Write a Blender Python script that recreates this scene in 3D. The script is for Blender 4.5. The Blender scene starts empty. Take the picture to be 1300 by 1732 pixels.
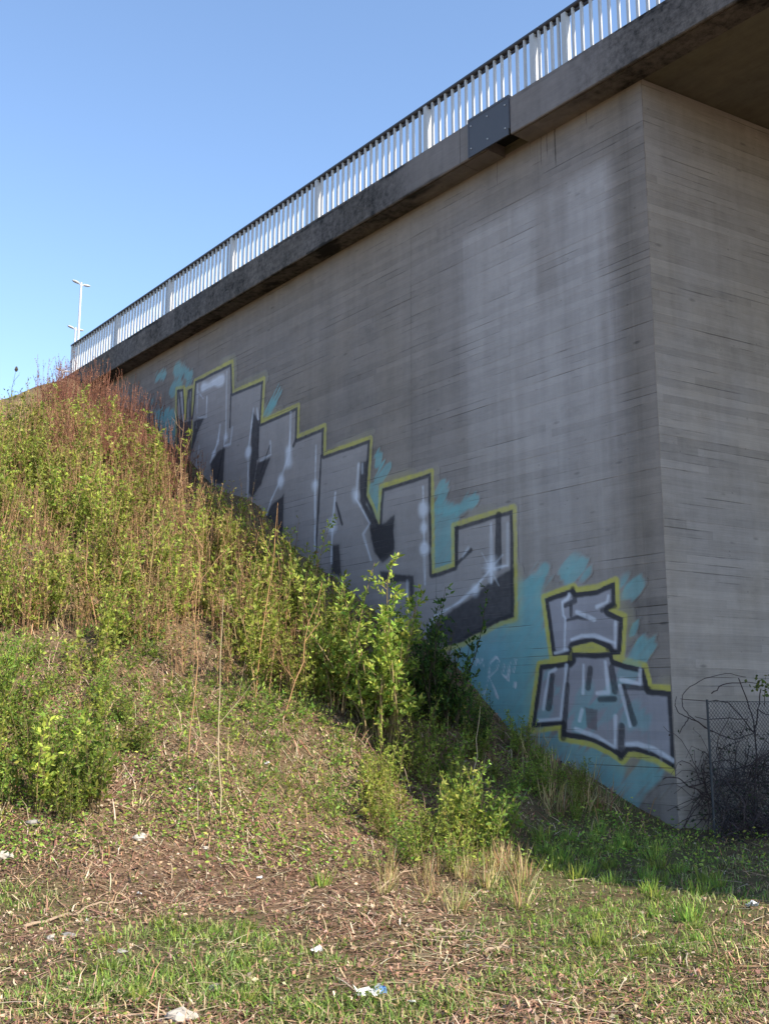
import bpy, math, random
import numpy as np
from mathutils import Matrix, Vector

random.seed(7)
RNG = np.random.default_rng(11)
R = math.radians
scene = bpy.context.scene
COL = scene.collection

# ------------------------------------------------------------------ camera
EYE = 1.65
F, V = 1780.0, 340.0                      # focal length and horizon offset in photo pixels (1300 x 1732)
CX, CY = 650.0, 866.0
TH = math.atan2(V, F)                     # pitch up
cam_d = bpy.data.cameras.new('camera')
cam_d.sensor_fit = 'VERTICAL'
cam_d.sensor_height = 36.0
cam_d.lens = F / 1732.0 * 36.0
cam_d.clip_start = 0.1
cam_d.clip_end = 3000.0
cam = bpy.data.objects.new('camera', cam_d)
cam.location = (0, 0, EYE)
cam.rotation_euler = (R(90) + TH, 0, 0)
COL.objects.link(cam)
scene.camera = cam

# ------------------------------------------------------------------ the wall's frame: s along the wall, d towards the viewer's side
AZ = math.atan2(-792 - 650, math.hypot(F, V))
W = np.array([math.sin(AZ), math.cos(AZ), 0.0])
NN = np.array([-W[1], W[0], 0.0])
P0 = np.array([2.73, 14.60, 0.0])
PW = P0 - 0.45 * NN

# ------------------------------------------------------------------ sun and sky
SUN_AZ = math.atan2(-W[1], -W[0]) + R(10.8)     # direction towards the sun, in the ground plane
SUN_EL = R(39)
hx, hy = math.cos(SUN_AZ), math.sin(SUN_AZ)
to_sun = Vector((hx * math.cos(SUN_EL), hy * math.cos(SUN_EL), math.sin(SUN_EL)))
world = bpy.data.worlds.new('World')
scene.world = world
world.use_nodes = True
wt = world.node_tree
wt.nodes.clear()
sky = wt.nodes.new('ShaderNodeTexSky')
sky.sky_type = 'NISHITA'
sky.sun_disc = False
sky.sun_elevation = SUN_EL
sky.sun_rotation = math.atan2(hx, hy)
sky.altitude = 0
sky.air_density = 1.0
sky.dust_density = 0.35
sky.ozone_density = 2.4
bg = wt.nodes.new('ShaderNodeBackground')
bg.inputs['Strength'].default_value = 0.15
wo = wt.nodes.new('ShaderNodeOutputWorld')
wt.links.new(sky.outputs[0], bg.inputs[0])
wt.links.new(bg.outputs[0], wo.inputs[0])
sd = bpy.data.lights.new('sun', 'SUN')
sd.energy = 4.7
sd.angle = R(0.5)
sd.color = (1.0, 0.93, 0.82)
so = bpy.data.objects.new('sun', sd)
so.rotation_euler = to_sun.to_track_quat('Z', 'Y').to_euler()
so.location = (10, -10, 30)
COL.objects.link(so)

scene.view_settings.view_transform = 'Standard'
scene.view_settings.look = 'None'
scene.view_settings.gamma = 1.0
scene.view_settings.exposure = 1.05
scene.view_settings.use_curve_mapping = False
scene.render.engine = 'CYCLES'
scene.cycles.max_bounces = 8
scene.cycles.diffuse_bounces = 3
scene.cycles.transmission_bounces = 4


# ------------------------------------------------------------------ helpers
def lin(r, g, b):
    f = lambda c: (c / 255 / 12.92) if c / 255 <= 0.04045 else ((c / 255 + 0.055) / 1.055) ** 2.4
    return (f(r), f(g), f(b))


def rays(px):
    px = np.atleast_2d(np.asarray(px, float))
    a = (px[:, 0] - CX) / F
    b = -(px[:, 1] - CY) / F
    return np.stack([a, math.cos(TH) - b * math.sin(TH), math.sin(TH) + b * math.cos(TH)], 1)


def wall_px(px):
    """photo pixels on the wing wall's face -> (s, z)"""
    r = rays(px)
    t = (PW @ NN) / (r @ NN)
    X = r * t[:, None]
    return np.stack([(X - PW) @ W, X[:, 2] + EYE], 1)


def to_sd(x, y):
    return (x - PW[0]) * W[0] + (y - PW[1]) * W[1], (x - PW[0]) * NN[0] + (y - PW[1]) * NN[1]


def from_sd(s, d):
    return PW[0] + s * W[0] + d * NN[0], PW[1] + s * W[1] + d * NN[1]


H_TOP, SLOPE, S_C = 11.15, 0.575, 18.6


def terrain(x, y, fine=True):
    s, d = to_sd(x, y)
    dd = np.maximum(0, np.abs(d + 5.2) - 5.2 - 0.6)
    ds = np.maximum(0, S_C - s)
    dist = np.sqrt(ds * ds + dd * dd)
    z = H_TOP - SLOPE * dist
    k = 0.35
    z = np.where(z > 6, z, k * np.log1p(np.exp(np.clip(z / k, -40, 40))))
    on = np.clip(z / 0.8, 0, 1)
    up = np.clip((11.0 - z) / 1.0, 0.15, 1)
    lump = 0.10 * np.sin(0.9 * x + 1.3) * np.sin(0.8 * y + 0.4) + 0.07 * np.sin(1.9 * x - 1.1 * y) + 0.05 * np.sin(2.7 * y + 1.5 * x + 2)
    z = z + lump * (0.25 + 0.95 * on) * up
    if fine:
        z = z + 0.016 * np.sin(7.3 * x + 3 * np.sin(2.1 * y)) * np.sin(6.1 * y + 2 * np.sin(2.9 * x)) + 0.012 * np.sin(13 * x + 5 * y) * np.sin(11 * y - 4 * x)
    return z


def hit(px):
    """photo pixels -> points on the ground (x, y, z), nan where the ray meets none"""
    r = rays(px)
    t0 = np.full(len(r), 3.0)
    f0 = np.ones(len(r)) * 1.0
    done = np.zeros(len(r), bool)
    res = np.full(len(r), np.nan)
    t = 3.0
    while t < 46:
        t2 = t + 0.2
        p = r * t2
        fz = p[:, 2] + EYE - terrain(p[:, 0], p[:, 1], False)
        new = (~done) & (fz <= 0)
        res[new] = t + 0.2 * f0[new] / np.maximum(1e-6, f0[new] - fz[new])
        done |= new
        f0 = fz
        t = t2
    p = r * res[:, None]
    p[:, 2] = terrain(p[:, 0], p[:, 1])
    return p


def put(name, mesh, parent=None, label=None, cat=None, group=None, kind=None):
    o = bpy.data.objects.new(name, mesh)
    COL.objects.link(o)
    if parent is not None:
        o.parent = parent
    tag(o, label, cat, group, kind)
    return o


def tag(o, label=None, cat=None, group=None, kind=None):
    for k, v in (('label', label), ('category', cat), ('group', group), ('kind', kind)):
        if v:
            o[k] = v
    return o


def fast_mesh(name, verts, loops, sizes, mat, col=None, smooth=False, uv=None):
    verts = np.asarray(verts, np.float32)
    loops = np.asarray(loops, np.int32).ravel()
    sizes = np.asarray(sizes, np.int32)
    me = bpy.data.meshes.new(name)
    me.vertices.add(len(verts))
    me.vertices.foreach_set('co', verts.ravel())
    me.loops.add(len(loops))
    me.loops.foreach_set('vertex_index', loops)
    me.polygons.add(len(sizes))
    st = np.concatenate([[0], np.cumsum(sizes)[:-1]]).astype(np.int32)
    me.polygons.foreach_set('loop_start', st)
    me.polygons.foreach_set('loop_total', sizes)
    me.polygons.foreach_set('use_smooth', np.full(len(sizes), smooth, bool))
    me.update(calc_edges=True)
    if col is not None:
        col = np.asarray(col, np.float32)
        if col.shape[1] == 3:
            col = np.concatenate([col, np.ones((len(col), 1), np.float32)], 1)
        at = me.color_attributes.new('col', 'FLOAT_COLOR', 'POINT')
        at.data.foreach_set('color', col.ravel())
    if mat:
        me.materials.append(mat)
    return me


class MB:
    def __init__(s):
        s.v, s.f, s.c = [], [], []

    def add(s, v, f, c=None):
        o = len(s.v)
        s.v += [tuple(p) for p in v]
        s.f += [tuple(i + o for i in q) for q in f]
        if c is not None:
            s.c += [c] * len(v)

    def box(s, x0, x1, y0, y1, z0, z1, b=0.0):
        if b <= 0:
            v = [(x, y, z) for z in (z0, z1) for y in (y0, y1) for x in (x0, x1)]
            s.add(v, [(0, 2, 3, 1), (4, 5, 7, 6), (0, 1, 5, 4), (2, 6, 7, 3), (0, 4, 6, 2), (1, 3, 7, 5)])
        else:                                # box with chamfered edges along x
            pr = [(y0 + b, z0), (y1 - b, z0), (y1, z0 + b), (y1, z1 - b), (y1 - b, z1), (y0 + b, z1), (y0, z1 - b), (y0, z0 + b)]
            v = [(x0, y, z) for y, z in pr] + [(x1, y, z) for y, z in pr]
            f = [(i, (i + 1) % 8, 8 + (i + 1) % 8, 8 + i) for i in range(8)] + [tuple(range(7, -1, -1)), tuple(range(8, 16))]
            s.add(v, f)

    def tube(s, pts, rad, n=6, c=None, cap=True):
        pts = [Vector(p) for p in pts]
        m = len(pts)
        rad = [rad] * m if not hasattr(rad, '__len__') else rad
        v = []
        up = Vector((0.31, 0.2, 0.93))
        for i, p in enumerate(pts):
            t = (pts[min(i + 1, m - 1)] - pts[max(i - 1, 0)]).normalized()
            a = t.cross(up)
            if a.length < 0.1:
                a = t.cross(Vector((1, 0, 0)))
            a.normalize()
            b = t.cross(a)
            for k in range(n):
                an = 2 * math.pi * k / n
                v.append(p + (a * math.cos(an) + b * math.sin(an)) * rad[i])
        f = []
        for i in range(m - 1):
            for k in range(n):
                f.append((i * n + k, i * n + (k + 1) % n, (i + 1) * n + (k + 1) % n, (i + 1) * n + k))
        if cap:
            f.append(tuple(range(n - 1, -1, -1)))
            f.append(tuple((m - 1) * n + k for k in range(n)))
        s.add(v, f, c)

    def mesh(s, name, mat, smooth=False):
        sizes = [len(q) for q in s.f]
        loops = [i for q in s.f for i in q]
        return fast_mesh(name, s.v, loops, sizes, mat, s.c if s.c else None, smooth)


# ------------------------------------------------------------------ node helpers
class NT:
    def __init__(s, name):
        s.m = bpy.data.materials.new(name)
        s.m.use_nodes = True
        s.t = s.m.node_tree
        s.t.nodes.clear()
        s.out = s.t.nodes.new('ShaderNodeOutputMaterial')

    def n(s, typ, **kw):
        nd = s.t.nodes.new(typ)
        for k, v in kw.items():
            setattr(nd, k, v)
        return nd

    def put(s, sock, val):
        if isinstance(val, bpy.types.NodeSocket):
            s.t.links.new(val, sock)
        elif val is not None:
            sock.default_value = val

    def math(s, op, a, b=None, c=None, clamp=False):
        nd = s.n('ShaderNodeMath', operation=op, use_clamp=clamp)
        s.put(nd.inputs[0], a)
        if b is not None:
            s.put(nd.inputs[1], b)
        if c is not None:
            s.put(nd.inputs[2], c)
        return nd.outputs[0]

    def mix(s, f, a, b, mode='MIX'):
        nd = s.n('ShaderNodeMix', data_type='RGBA', blend_type=mode)
        s.put(nd.inputs[0], f)
        for sk, v in ((nd.inputs[6], a), (nd.inputs[7], b)):
            s.put(sk, v if isinstance(v, bpy.types.NodeSocket) else (*v[:3], 1.0))
        return nd.outputs[2]

    def noise(s, vec, scale, detail=3.0, rough=0.55, dist=0.0):
        nd = s.n('ShaderNodeTexNoise')
        s.put(nd.inputs['Vector'], vec)
        nd.inputs['Scale'].default_value = scale
        nd.inputs['Detail'].default_value = detail
        nd.inputs['Roughness'].default_value = rough
        nd.inputs['Distortion'].default_value = dist
        return nd.outputs['Fac']

    def scale(s, vec, xyz, off=(0, 0, 0)):
        nd = s.n('ShaderNodeMapping')
        s.put(nd.inputs[0], vec)
        nd.inputs['Location'].default_value = off
        nd.inputs['Scale'].default_value = xyz
        return nd.outputs[0]

    def ramp(s, f, a, b):
        nd = s.n('ShaderNodeMapRange', clamp=True)
        nd.interpolation_type = 'SMOOTHSTEP'
        s.put(nd.inputs[0], f)
        nd.inputs[1].default_value = a
        nd.inputs[2].default_value = b
        return nd.outputs[0]

    def bsdf(s, col, rough=0.8, metal=0.0, bump=None, bstr=0.4, bdist=0.01, spec=0.3):
        p = s.n('ShaderNodeBsdfPrincipled')
        s.put(p.inputs['Base Color'], col if isinstance(col, bpy.types.NodeSocket) else (*col[:3], 1.0))
        s.put(p.inputs['Roughness'], rough)
        s.put(p.inputs['Metallic'], metal)
        p.inputs['Specular IOR Level'].default_value = spec
        if bump is not None:
            b = s.n('ShaderNodeBump')
            b.inputs['Strength'].default_value = bstr
            b.inputs['Distance'].default_value = bdist
            s.put(b.inputs['Height'], bump)
            s.t.links.new(b.outputs[0], p.inputs['Normal'])
        return p.outputs[0]

    def done(s, sh):
        s.t.links.new(sh, s.out.inputs[0])
        return s.m


def concrete(name, wing=False, paint=False, base=(0.232, 0.192, 0.166), dark=0.0, board=0.118, edge=False, marks=1.0):
    t = NT(name)
    co = t.n('ShaderNodeTexCoord').outputs['Object']
    xyz = t.n('ShaderNodeSeparateXYZ')
    t.put(xyz.inputs[0], co)
    X, Z = xyz.outputs[0], xyz.outputs[2]
    row = t.math('DIVIDE', Z, board)
    wob = t.math('MULTIPLY', t.math('SUBTRACT', t.noise(t.scale(co, (0.5, 1, 4)), 1.0, 2), 0.5), 0.22)
    row = t.math('ADD', row, wob)
    rid = t.math('FLOOR', row)
    fr = t.math('FRACT', row)
    wn = t.n('ShaderNodeTexWhiteNoise', noise_dimensions='1D')
    t.put(wn.inputs['W'], rid)
    xid = t.math('FLOOR', t.math('ADD', t.math('DIVIDE', X, 3.3), t.math('MULTIPLY', wn.outputs[0], 7.0)))
    wn2 = t.n('ShaderNodeTexWhiteNoise', noise_dimensions='2D')
    cb = t.n('ShaderNodeCombineXYZ')
    t.put(cb.inputs[0], rid)
    t.put(cb.inputs[1], xid)
    t.put(wn2.inputs['Vector'], cb.outputs[0])
    tone = wn2.outputs[0]
    # dark gap between boards, broken up
    gap = t.math('ABSOLUTE', t.math('SUBTRACT', fr, 0.5))
    gap = t.ramp(gap, 0.41, 0.5)
    brk = t.ramp(t.noise(t.scale(co, (0.55, 1, 3.5), (3, 1, 5)), 1.0, 4, 0.6), 0.51, 0.64)
    gapd = t.math('MULTIPLY', gap, brk)
    grain = t.noise(t.scale(co, (1.2, 8, 55)), 1.0, 4, 0.65)
    mott = t.noise(co, 0.9, 4, 0.6)
    mott2 = t.noise(co, 6.0, 5, 0.65)
    streak = t.noise(t.scale(co, (2.6, 2.6, 0.10)), 1.0, 4, 0.6)
    streak2 = t.noise(t.scale(co, (9, 9, 0.22), (4, 2, 1)), 1.0, 3, 0.6)
    pits = t.n('ShaderNodeTexVoronoi')
    t.put(pits.inputs['Vector'], t.scale(co, (4.5, 4.5, 7)))
    pits.inputs['Scale'].default_value = 1.0
    pit = t.math('MULTIPLY', t.math('LESS_THAN', pits.outputs[0], 0.11), t.math('GREATER_THAN', mott2, 0.55))
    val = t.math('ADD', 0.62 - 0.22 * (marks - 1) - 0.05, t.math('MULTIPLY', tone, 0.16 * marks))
    val = t.math('ADD', val, t.math('MULTIPLY', grain, 0.34 * marks))
    val = t.math('ADD', val, t.math('MULTIPLY', t.math('SUBTRACT', mott, 0.5), 0.45))
    val = t.math('ADD', val, t.math('MULTIPLY', t.math('SUBTRACT', mott2, 0.5), 0.34))
    val = t.math('ADD', val, t.math('MULTIPLY', t.math('SUBTRACT', streak, 0.5), 0.36))
    val = t.math('ADD', val, t.math('MULTIPLY', t.math('SUBTRACT', streak2, 0.5), 0.14))
    val = t.math('ADD', val, 0.16)
    blot = t.ramp(t.noise(t.scale(co, (0.8, 1, 1.5), (5, 9, 2)), 1.0, 6, 0.68), 0.52, 0.70)
    val = t.math('SUBTRACT', val, t.math('MULTIPLY', blot, 0.13))
    # knots, chips and tie marks: small dark spots stretched along the boards
    chip = t.n('ShaderNodeTexVoronoi')
    t.put(chip.inputs['Vector'], t.scale(co, (1.1, 1, 3.2), (2, 0, 7)))
    chip.inputs['Scale'].default_value = 1.0
    val = t.math('SUBTRACT', val, t.math('MULTIPLY', t.math('SUBTRACT', 1.0, t.ramp(chip.outputs[0], 0.03, 0.10)), 0.30))
    if wing:
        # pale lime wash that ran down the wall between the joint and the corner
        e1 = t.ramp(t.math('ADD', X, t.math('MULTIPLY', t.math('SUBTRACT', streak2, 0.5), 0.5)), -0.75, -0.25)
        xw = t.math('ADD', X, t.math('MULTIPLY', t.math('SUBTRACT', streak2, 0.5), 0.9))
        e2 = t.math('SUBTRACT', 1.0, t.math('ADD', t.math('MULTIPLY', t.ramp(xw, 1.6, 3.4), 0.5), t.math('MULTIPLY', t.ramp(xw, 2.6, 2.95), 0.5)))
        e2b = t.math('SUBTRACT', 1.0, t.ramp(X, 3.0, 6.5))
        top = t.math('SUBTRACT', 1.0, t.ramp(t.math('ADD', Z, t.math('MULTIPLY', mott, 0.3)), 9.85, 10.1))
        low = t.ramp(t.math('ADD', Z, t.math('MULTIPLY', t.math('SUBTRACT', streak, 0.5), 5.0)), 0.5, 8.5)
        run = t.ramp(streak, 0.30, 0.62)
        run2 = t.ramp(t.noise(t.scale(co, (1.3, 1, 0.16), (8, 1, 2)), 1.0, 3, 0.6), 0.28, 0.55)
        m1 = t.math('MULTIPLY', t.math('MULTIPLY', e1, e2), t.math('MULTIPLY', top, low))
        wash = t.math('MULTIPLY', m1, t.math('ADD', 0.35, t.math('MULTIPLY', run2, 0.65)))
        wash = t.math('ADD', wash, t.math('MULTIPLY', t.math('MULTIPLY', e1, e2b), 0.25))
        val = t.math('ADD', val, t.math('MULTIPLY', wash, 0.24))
        # damp dark runs below the bridge joint and beside the corner
        dk = t.math('MULTIPLY', t.math('SUBTRACT', 1.0, t.ramp(t.math('ABSOLUTE', t.math('ADD', X, 0.68)), 0.08, 0.34)), t.ramp(streak2, 0.3, 0.7))
        val = t.math('SUBTRACT', val, t.math('MULTIPLY', dk, 0.22))
        rust = t.math('MULTIPLY', t.math('SUBTRACT', 1.0, t.ramp(t.math('ABSOLUTE', t.math('SUBTRACT', X, 1.05)), 0.0, 0.35)), t.math('MULTIPLY', t.ramp(streak2, 0.52, 0.68), t.ramp(Z, 9.2, 10.6)))
        val = t.math('SUBTRACT', val, t.math('MULTIPLY', rust, 0.35))
        xj = t.math('ADD', X, t.math('MULTIPLY', t.math('SUBTRACT', t.noise(t.scale(co, (1, 1, 3)), 1.0, 2), 0.5), 0.06))
        for x_, w_, z_ in ((0.60, 0.022, 10.10), (0.77, 0.012, 10.35), (0.90, 0.012, 10.25), (-0.05, 0.010, 10.5), (1.9, 0.010, 10.3)):
            ln_ = t.math('SUBTRACT', 1.0, t.ramp(t.math('ABSOLUTE', t.math('SUBTRACT', xj, x_)), w_ * 0.4, w_))
            val = t.math('SUBTRACT', val, t.math('MULTIPLY', t.math('MULTIPLY', ln_, t.ramp(Z, z_, z_ + 0.2)), 0.5))
    if dark > 0:
        lich = t.ramp(t.math('ADD', t.math('MULTIPLY', t.noise(t.scale(co, (1.6, 3, 1.2)), 1.0, 6, 0.7), 0.35), t.math('MULTIPLY', t.noise(co, 9, 6, 0.75), 0.65)), 0.30, 0.78)
        lich = t.math('MULTIPLY', lich, dark)
        if edge:
            # black lichen everywhere but on the stretch that was recast around the joint
            xn = t.math('ADD', X, t.math('MULTIPLY', t.math('SUBTRACT', mott2, 0.5), 1.2))
            far = t.math('ADD', t.ramp(xn, 3.3, 4.6), t.math('SUBTRACT', 1.0, t.ramp(xn, -1.6, 0.2)))
            lich = t.math('MULTIPLY', t.math('ADD', lich, 0.30), t.math('ADD', 0.12, far, clamp=True))
        val = t.math('SUBTRACT', val, lich)
    val = t.math('SUBTRACT', val, t.math('MULTIPLY', gapd, 0.52))
    val = t.math('SUBTRACT', val, t.math('MULTIPLY', pit, 0.22))
    val = t.math('MAXIMUM', val, 0.08)
    warm = t.mix(t.ramp(t.noise(t.scale(co, (0.5, 1, 0.35), (7, 3, 1)), 1.0, 3), 0.35, 0.65), base, (base[0] * 0.96, base[1] * 0.99, base[2] * 1.06))
    if wing:
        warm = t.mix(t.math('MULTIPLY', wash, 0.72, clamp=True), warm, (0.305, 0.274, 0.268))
    cv = t.n('ShaderNodeCombineXYZ')
    for i in range(3):
        t.put(cv.inputs[i], val)
    col = t.mix(1.0, warm, cv.outputs[0], 'MULTIPLY')
    hgt = t.math('ADD', t.math('MULTIPLY', tone, 0.5), t.math('MULTIPLY', grain, 0.5))
    hgt = t.math('SUBTRACT', hgt, t.math('MULTIPLY', gapd, 1.2))
    hgt = t.math('SUBTRACT', hgt, t.math('MULTIPLY', pit, 1.0))
    hgt = t.math('ADD', hgt, t.math('MULTIPLY', mott2, 0.3))
    rough = 0.85
    if paint:
        at = t.n('ShaderNodeVertexColor', layer_name='col')
        wear = t.math('MULTIPLY', at.outputs['Alpha'], t.math('SUBTRACT', 1.08, t.math('MULTIPLY', t.math('ADD', t.math('MULTIPLY', gapd, 0.8), t.ramp(grain, 0.55, 0.8)), 0.6)), clamp=True)
        tn = t.math('ADD', 0.74, t.math('MULTIPLY', t.math('SUBTRACT', val, 0.5), 0.6))
        cv2 = t.n('ShaderNodeCombineXYZ')
        for i in range(3):
            t.put(cv2.inputs[i], tn)
        pc = t.mix(1.0, at.outputs['Color'], cv2.outputs[0], 'MULTIPLY')
        col = t.mix(wear, col, pc)
        rough = 0.6
    return t.done(t.bsdf(col, rough, 0, hgt, 0.55, 0.006, 0.25))


def plain(name, col, rough=0.6, metal=0.0, var=0.25, scale=8.0, spec=0.3):
    t = NT(name)
    co = t.n('ShaderNodeTexCoord').outputs['Object']
    nz = t.noise(co, scale, 5, 0.65)
    c = t.mix(nz, tuple(x * (1 - var) for x in col), tuple(min(1, x * (1 + var)) for x in col))
    return t.done(t.bsdf(c, rough, metal, nz, 0.2, 0.003, spec))


def leafy(name, trans=0.45, rough=0.55):
    t = NT(name)
    at = t.n('ShaderNodeVertexColor', layer_name='col')
    oi = t.n('ShaderNodeObjectInfo')
    hs = t.n('ShaderNodeHueSaturation')
    t.put(hs.inputs['Hue'], t.math('ADD', 0.485, t.math('MULTIPLY', oi.outputs['Random'], 0.03)))
    t.put(hs.inputs['Value'], t.math('ADD', 0.88, t.math('MULTIPLY', oi.outputs['Random'], 0.55)))
    t.put(hs.inputs['Color'], at.outputs['Color'])
    c = hs.outputs[0]
    p = t.bsdf(c, rough, 0, spec=0.25)
    tr = t.n('ShaderNodeBsdfTranslucent')
    t.put(tr.inputs[0], c)
    mx = t.n('ShaderNodeMixShader')
    mx.inputs[0].default_value = trans
    t.t.links.new(p, mx.inputs[1])
    t.t.links.new(tr.outputs[0], mx.inputs[2])
    return t.done(mx.outputs[0])


def vcol(name, rough=0.85):
    t = NT(name)
    at = t.n('ShaderNodeVertexColor', layer_name='col')
    return t.done(t.bsdf(at.outputs['Color'], rough, 0, spec=0.15))


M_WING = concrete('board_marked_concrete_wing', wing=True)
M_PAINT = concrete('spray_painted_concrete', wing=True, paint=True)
M_ABUT = concrete('board_marked_concrete_abutment', base=(0.295, 0.258, 0.228), marks=1.5)
M_BEAM = concrete('weathered_beam_concrete', base=(0.235, 0.20, 0.18), dark=0.70, board=0.6, edge=True)
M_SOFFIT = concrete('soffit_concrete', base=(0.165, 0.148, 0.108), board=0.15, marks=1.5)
M_PLATE = plain('slate_blue_sheet_metal', (0.085, 0.09, 0.108), 0.65, 0.0, 0.08, 14)
M_STEEL = plain('galvanised_steel', (0.46, 0.46, 0.468), 0.55, 0.0, 0.12, 9)
M_RAIL = plain('weathered_grey_handrail', (0.06, 0.06, 0.072), 0.5, 0.1, 0.2, 9)
M_LEAF = leafy('leaves')
M_GRASS = leafy('grass_blades', 0.3, 0.6)
M_STEM = vcol('stems')
M_DRY = vcol('dry_litter')

# ------------------------------------------------------------------ ground
def axis(lo, hi, a, b, step):
    core = np.arange(a, b + step * 0.5, step)
    left, right = [a], [b]
    st = step
    while left[-1] > lo:
        st *= 1.25
        left.append(left[-1] - st)
    st = step
    while right[-1] < hi:
        st *= 1.25
        right.append(right[-1] + st)
    return np.concatenate([np.array(left[:0:-1]), core, np.array(right[1:])])


def zone_green(px, py):
    """share of living green cover at a spot of the ground, from what the photo shows there"""
    g = np.full(px.shape, 0.22)

    def ell(x, y, rx, ry, v):
        nonlocal g
        q = ((px - x) / rx) ** 2 + ((py - y) / ry) ** 2
        g = g + v * np.exp(-q * 1.2)
    ell(40, 1525, 120, 45, 0.75)
    ell(300, 1640, 260, 70, 0.85)
    ell(560, 1690, 260, 50, 0.55)
    ell(370, 1580, 120, 36, 0.8)
    ell(1050, 1420, 190, 120, 1.1)
    ell(120, 1700, 220, 50, 0.45)
    ell(760, 1715, 330, 30, 0.35)
    ell(1180, 1690, 240, 60, 0.35)
    ell(1150, 1560, 230, 90, 0.9)
    ell(940, 1600, 200, 90, 0.45)
    ell(860, 1500, 90, 60, 0.5)
    ell(520, 1300, 170, 70, 0.35)
    ell(1260, 1480, 160, 90, 0.12)
    ell(420, 1490, 340, 75, -0.30)
    ell(780, 1640, 170, 80, -0.05)
    g = np.where(py < 1180, 0.35, g)
    return np.clip(g, 0.04, 1)


def project(x, y, z):
    dx, dy, dz = x, y, z - EYE
    fw = dy * math.cos(TH) + dz * math.sin(TH)
    up = -dy * math.sin(TH) + dz * math.cos(TH)
    fw = np.maximum(fw, 0.5)
    return CX + F * dx / fw, CY - F * up / fw


sx = axis(-600, 600, -11.0, 22.5, 0.14)
dy_ = axis(-600, 600, -0.8, 11.5, 0.14)
S_, D_ = np.meshgrid(sx, dy_, indexing='ij')
GX, GY = from_sd(S_, D_)
GZ = terrain(GX, GY)
gv = np.stack([GX.ravel(), GY.ravel(), GZ.ravel()], 1)
ni, nj = S_.shape
ii, jj = np.meshgrid(np.arange(ni - 1), np.arange(nj - 1), indexing='ij')
q = np.stack([ii * nj + jj, (ii + 1) * nj + jj, (ii + 1) * nj + jj + 1, ii * nj + jj + 1], -1).reshape(-1, 4)
gpx, gpy = project(gv[:, 0], gv[:, 1], gv[:, 2])
gg = zone_green(gpx, gpy)
gcol = np.stack([gg, gg, gg], 1)
t = NT('soil_and_litter')
co = t.n('ShaderNodeTexCoord').outputs['Object']
at = t.n('ShaderNodeVertexColor', layer_name='col')
n1 = t.noise(co, 1.3, 6, 0.65)
n2 = t.noise(co, 9, 6, 0.7)
n3 = t.noise(co, 45, 5, 0.7)
c = t.mix(t.ramp(n1, 0.35, 0.65), (0.095, 0.056, 0.034), (0.175, 0.108, 0.066))
c = t.mix(t.ramp(n2, 0.42, 0.66), c, (0.23, 0.155, 0.098))
c = t.mix(t.ramp(n3, 0.52, 0.72), c, (0.06, 0.042, 0.03))
c = t.mix(t.math('MULTIPLY', t.ramp(t.noise(co, 3.2, 5, 0.7), 0.55, 0.68), 0.7), c, (0.075, 0.048, 0.033))
mk = t.math('MULTIPLY', at.outputs['Color'], t.ramp(t.math('ADD', n2, t.math('MULTIPLY', n1, 0.4)), 0.45, 0.8))
c = t.mix(t.math('MULTIPLY', mk, 0.8, clamp=True), c, (0.075, 0.085, 0.03))
M_SOIL = t.done(t.bsdf(c, 0.95, 0, t.math('ADD', n2, t.math('MULTIPLY', n3, 0.6)), 0.9, 0.03, 0.1))
put('ground', fast_mesh('ground', gv, q, np.full(len(q), 4), M_SOIL, gcol, True), kind='structure')

# ------------------------------------------------------------------ the bridge
Z_TOP = 9.81 + EYE            # top of the edge beam
Z_SOF = 9.19 + EYE            # soffit, top of the wing wall
FRAME = Matrix(((W[0], NN[0], 0, PW[0]), (W[1], NN[1], 0, PW[1]), (0, 0, 1, 0), (0, 0, 0, 1)))
bridge = bpy.data.objects.new('concrete_bridge', None)
COL.objects.link(bridge)
bridge.matrix_world = FRAME
tag(bridge, 'grey concrete road bridge with graffiti on its tall wing wall', 'bridge')

S_COR = -1.10


def board_wall(x0, x1, z0, z1, y=0.0, thick=0.6, rng=RNG, step=0.118, chop=3.3, lip0=0.0, lip1=0.0):
    """a cast wall: the face keeps the slightly uneven boards of its formwork"""
    m = MB()
    xs = [x0]
    while xs[-1] + chop * 1.3 < x1:
        xs.append(xs[-1] + chop * rng.uniform(0.8, 1.2))
    xs.append(x1)
    zs = np.concatenate([[z0], np.arange(math.ceil(z0 / step) * step + 0.001, z1 - 0.02, step), [z1]])
    off = rng.uniform(0, 0.0035, (len(xs) - 1, len(zs) - 1))
    for i in range(len(xs) - 1):
        for j in range(len(zs) - 1):
            o = y + off[i, j] - 0.0035
            a, b, c0, d0 = xs[i], xs[i + 1], zs[j], zs[j + 1]
            m.add([(a, o, c0), (b, o, c0), (b, o, d0), (a, o, d0)], [(0, 3, 2, 1)])
            if j + 1 < len(zs) - 1:
                o2 = y + off[i, j + 1] - 0.0035
                m.add([(a, o, d0), (b, o, d0), (b, o2, d0), (a, o2, d0)], [(0, 3, 2, 1)])
    yb, yf = y - thick, y - 0.0035
    m.add([(x0, yf, z0), (x0, yb, z0), (x0, yb, z1), (x0, yf + 0.003, z1)], [(0, 3, 2, 1)])
    m.add([(x1, yf, z0), (x1, yb, z0), (x1, yb, z1), (x1, yf + 0.003, z1)], [(0, 1, 2, 3)])
    m.add([(x0, yb, z0), (x1, yb, z0), (x1, yb, z1), (x0, yb, z1)], [(0, 1, 2, 3)])
    m.add([(x0, yb, z1), (x1, yb, z1), (x1, yf, z1), (x0, yf, z1)], [(0, 1, 2, 3)])
    return m


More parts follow.
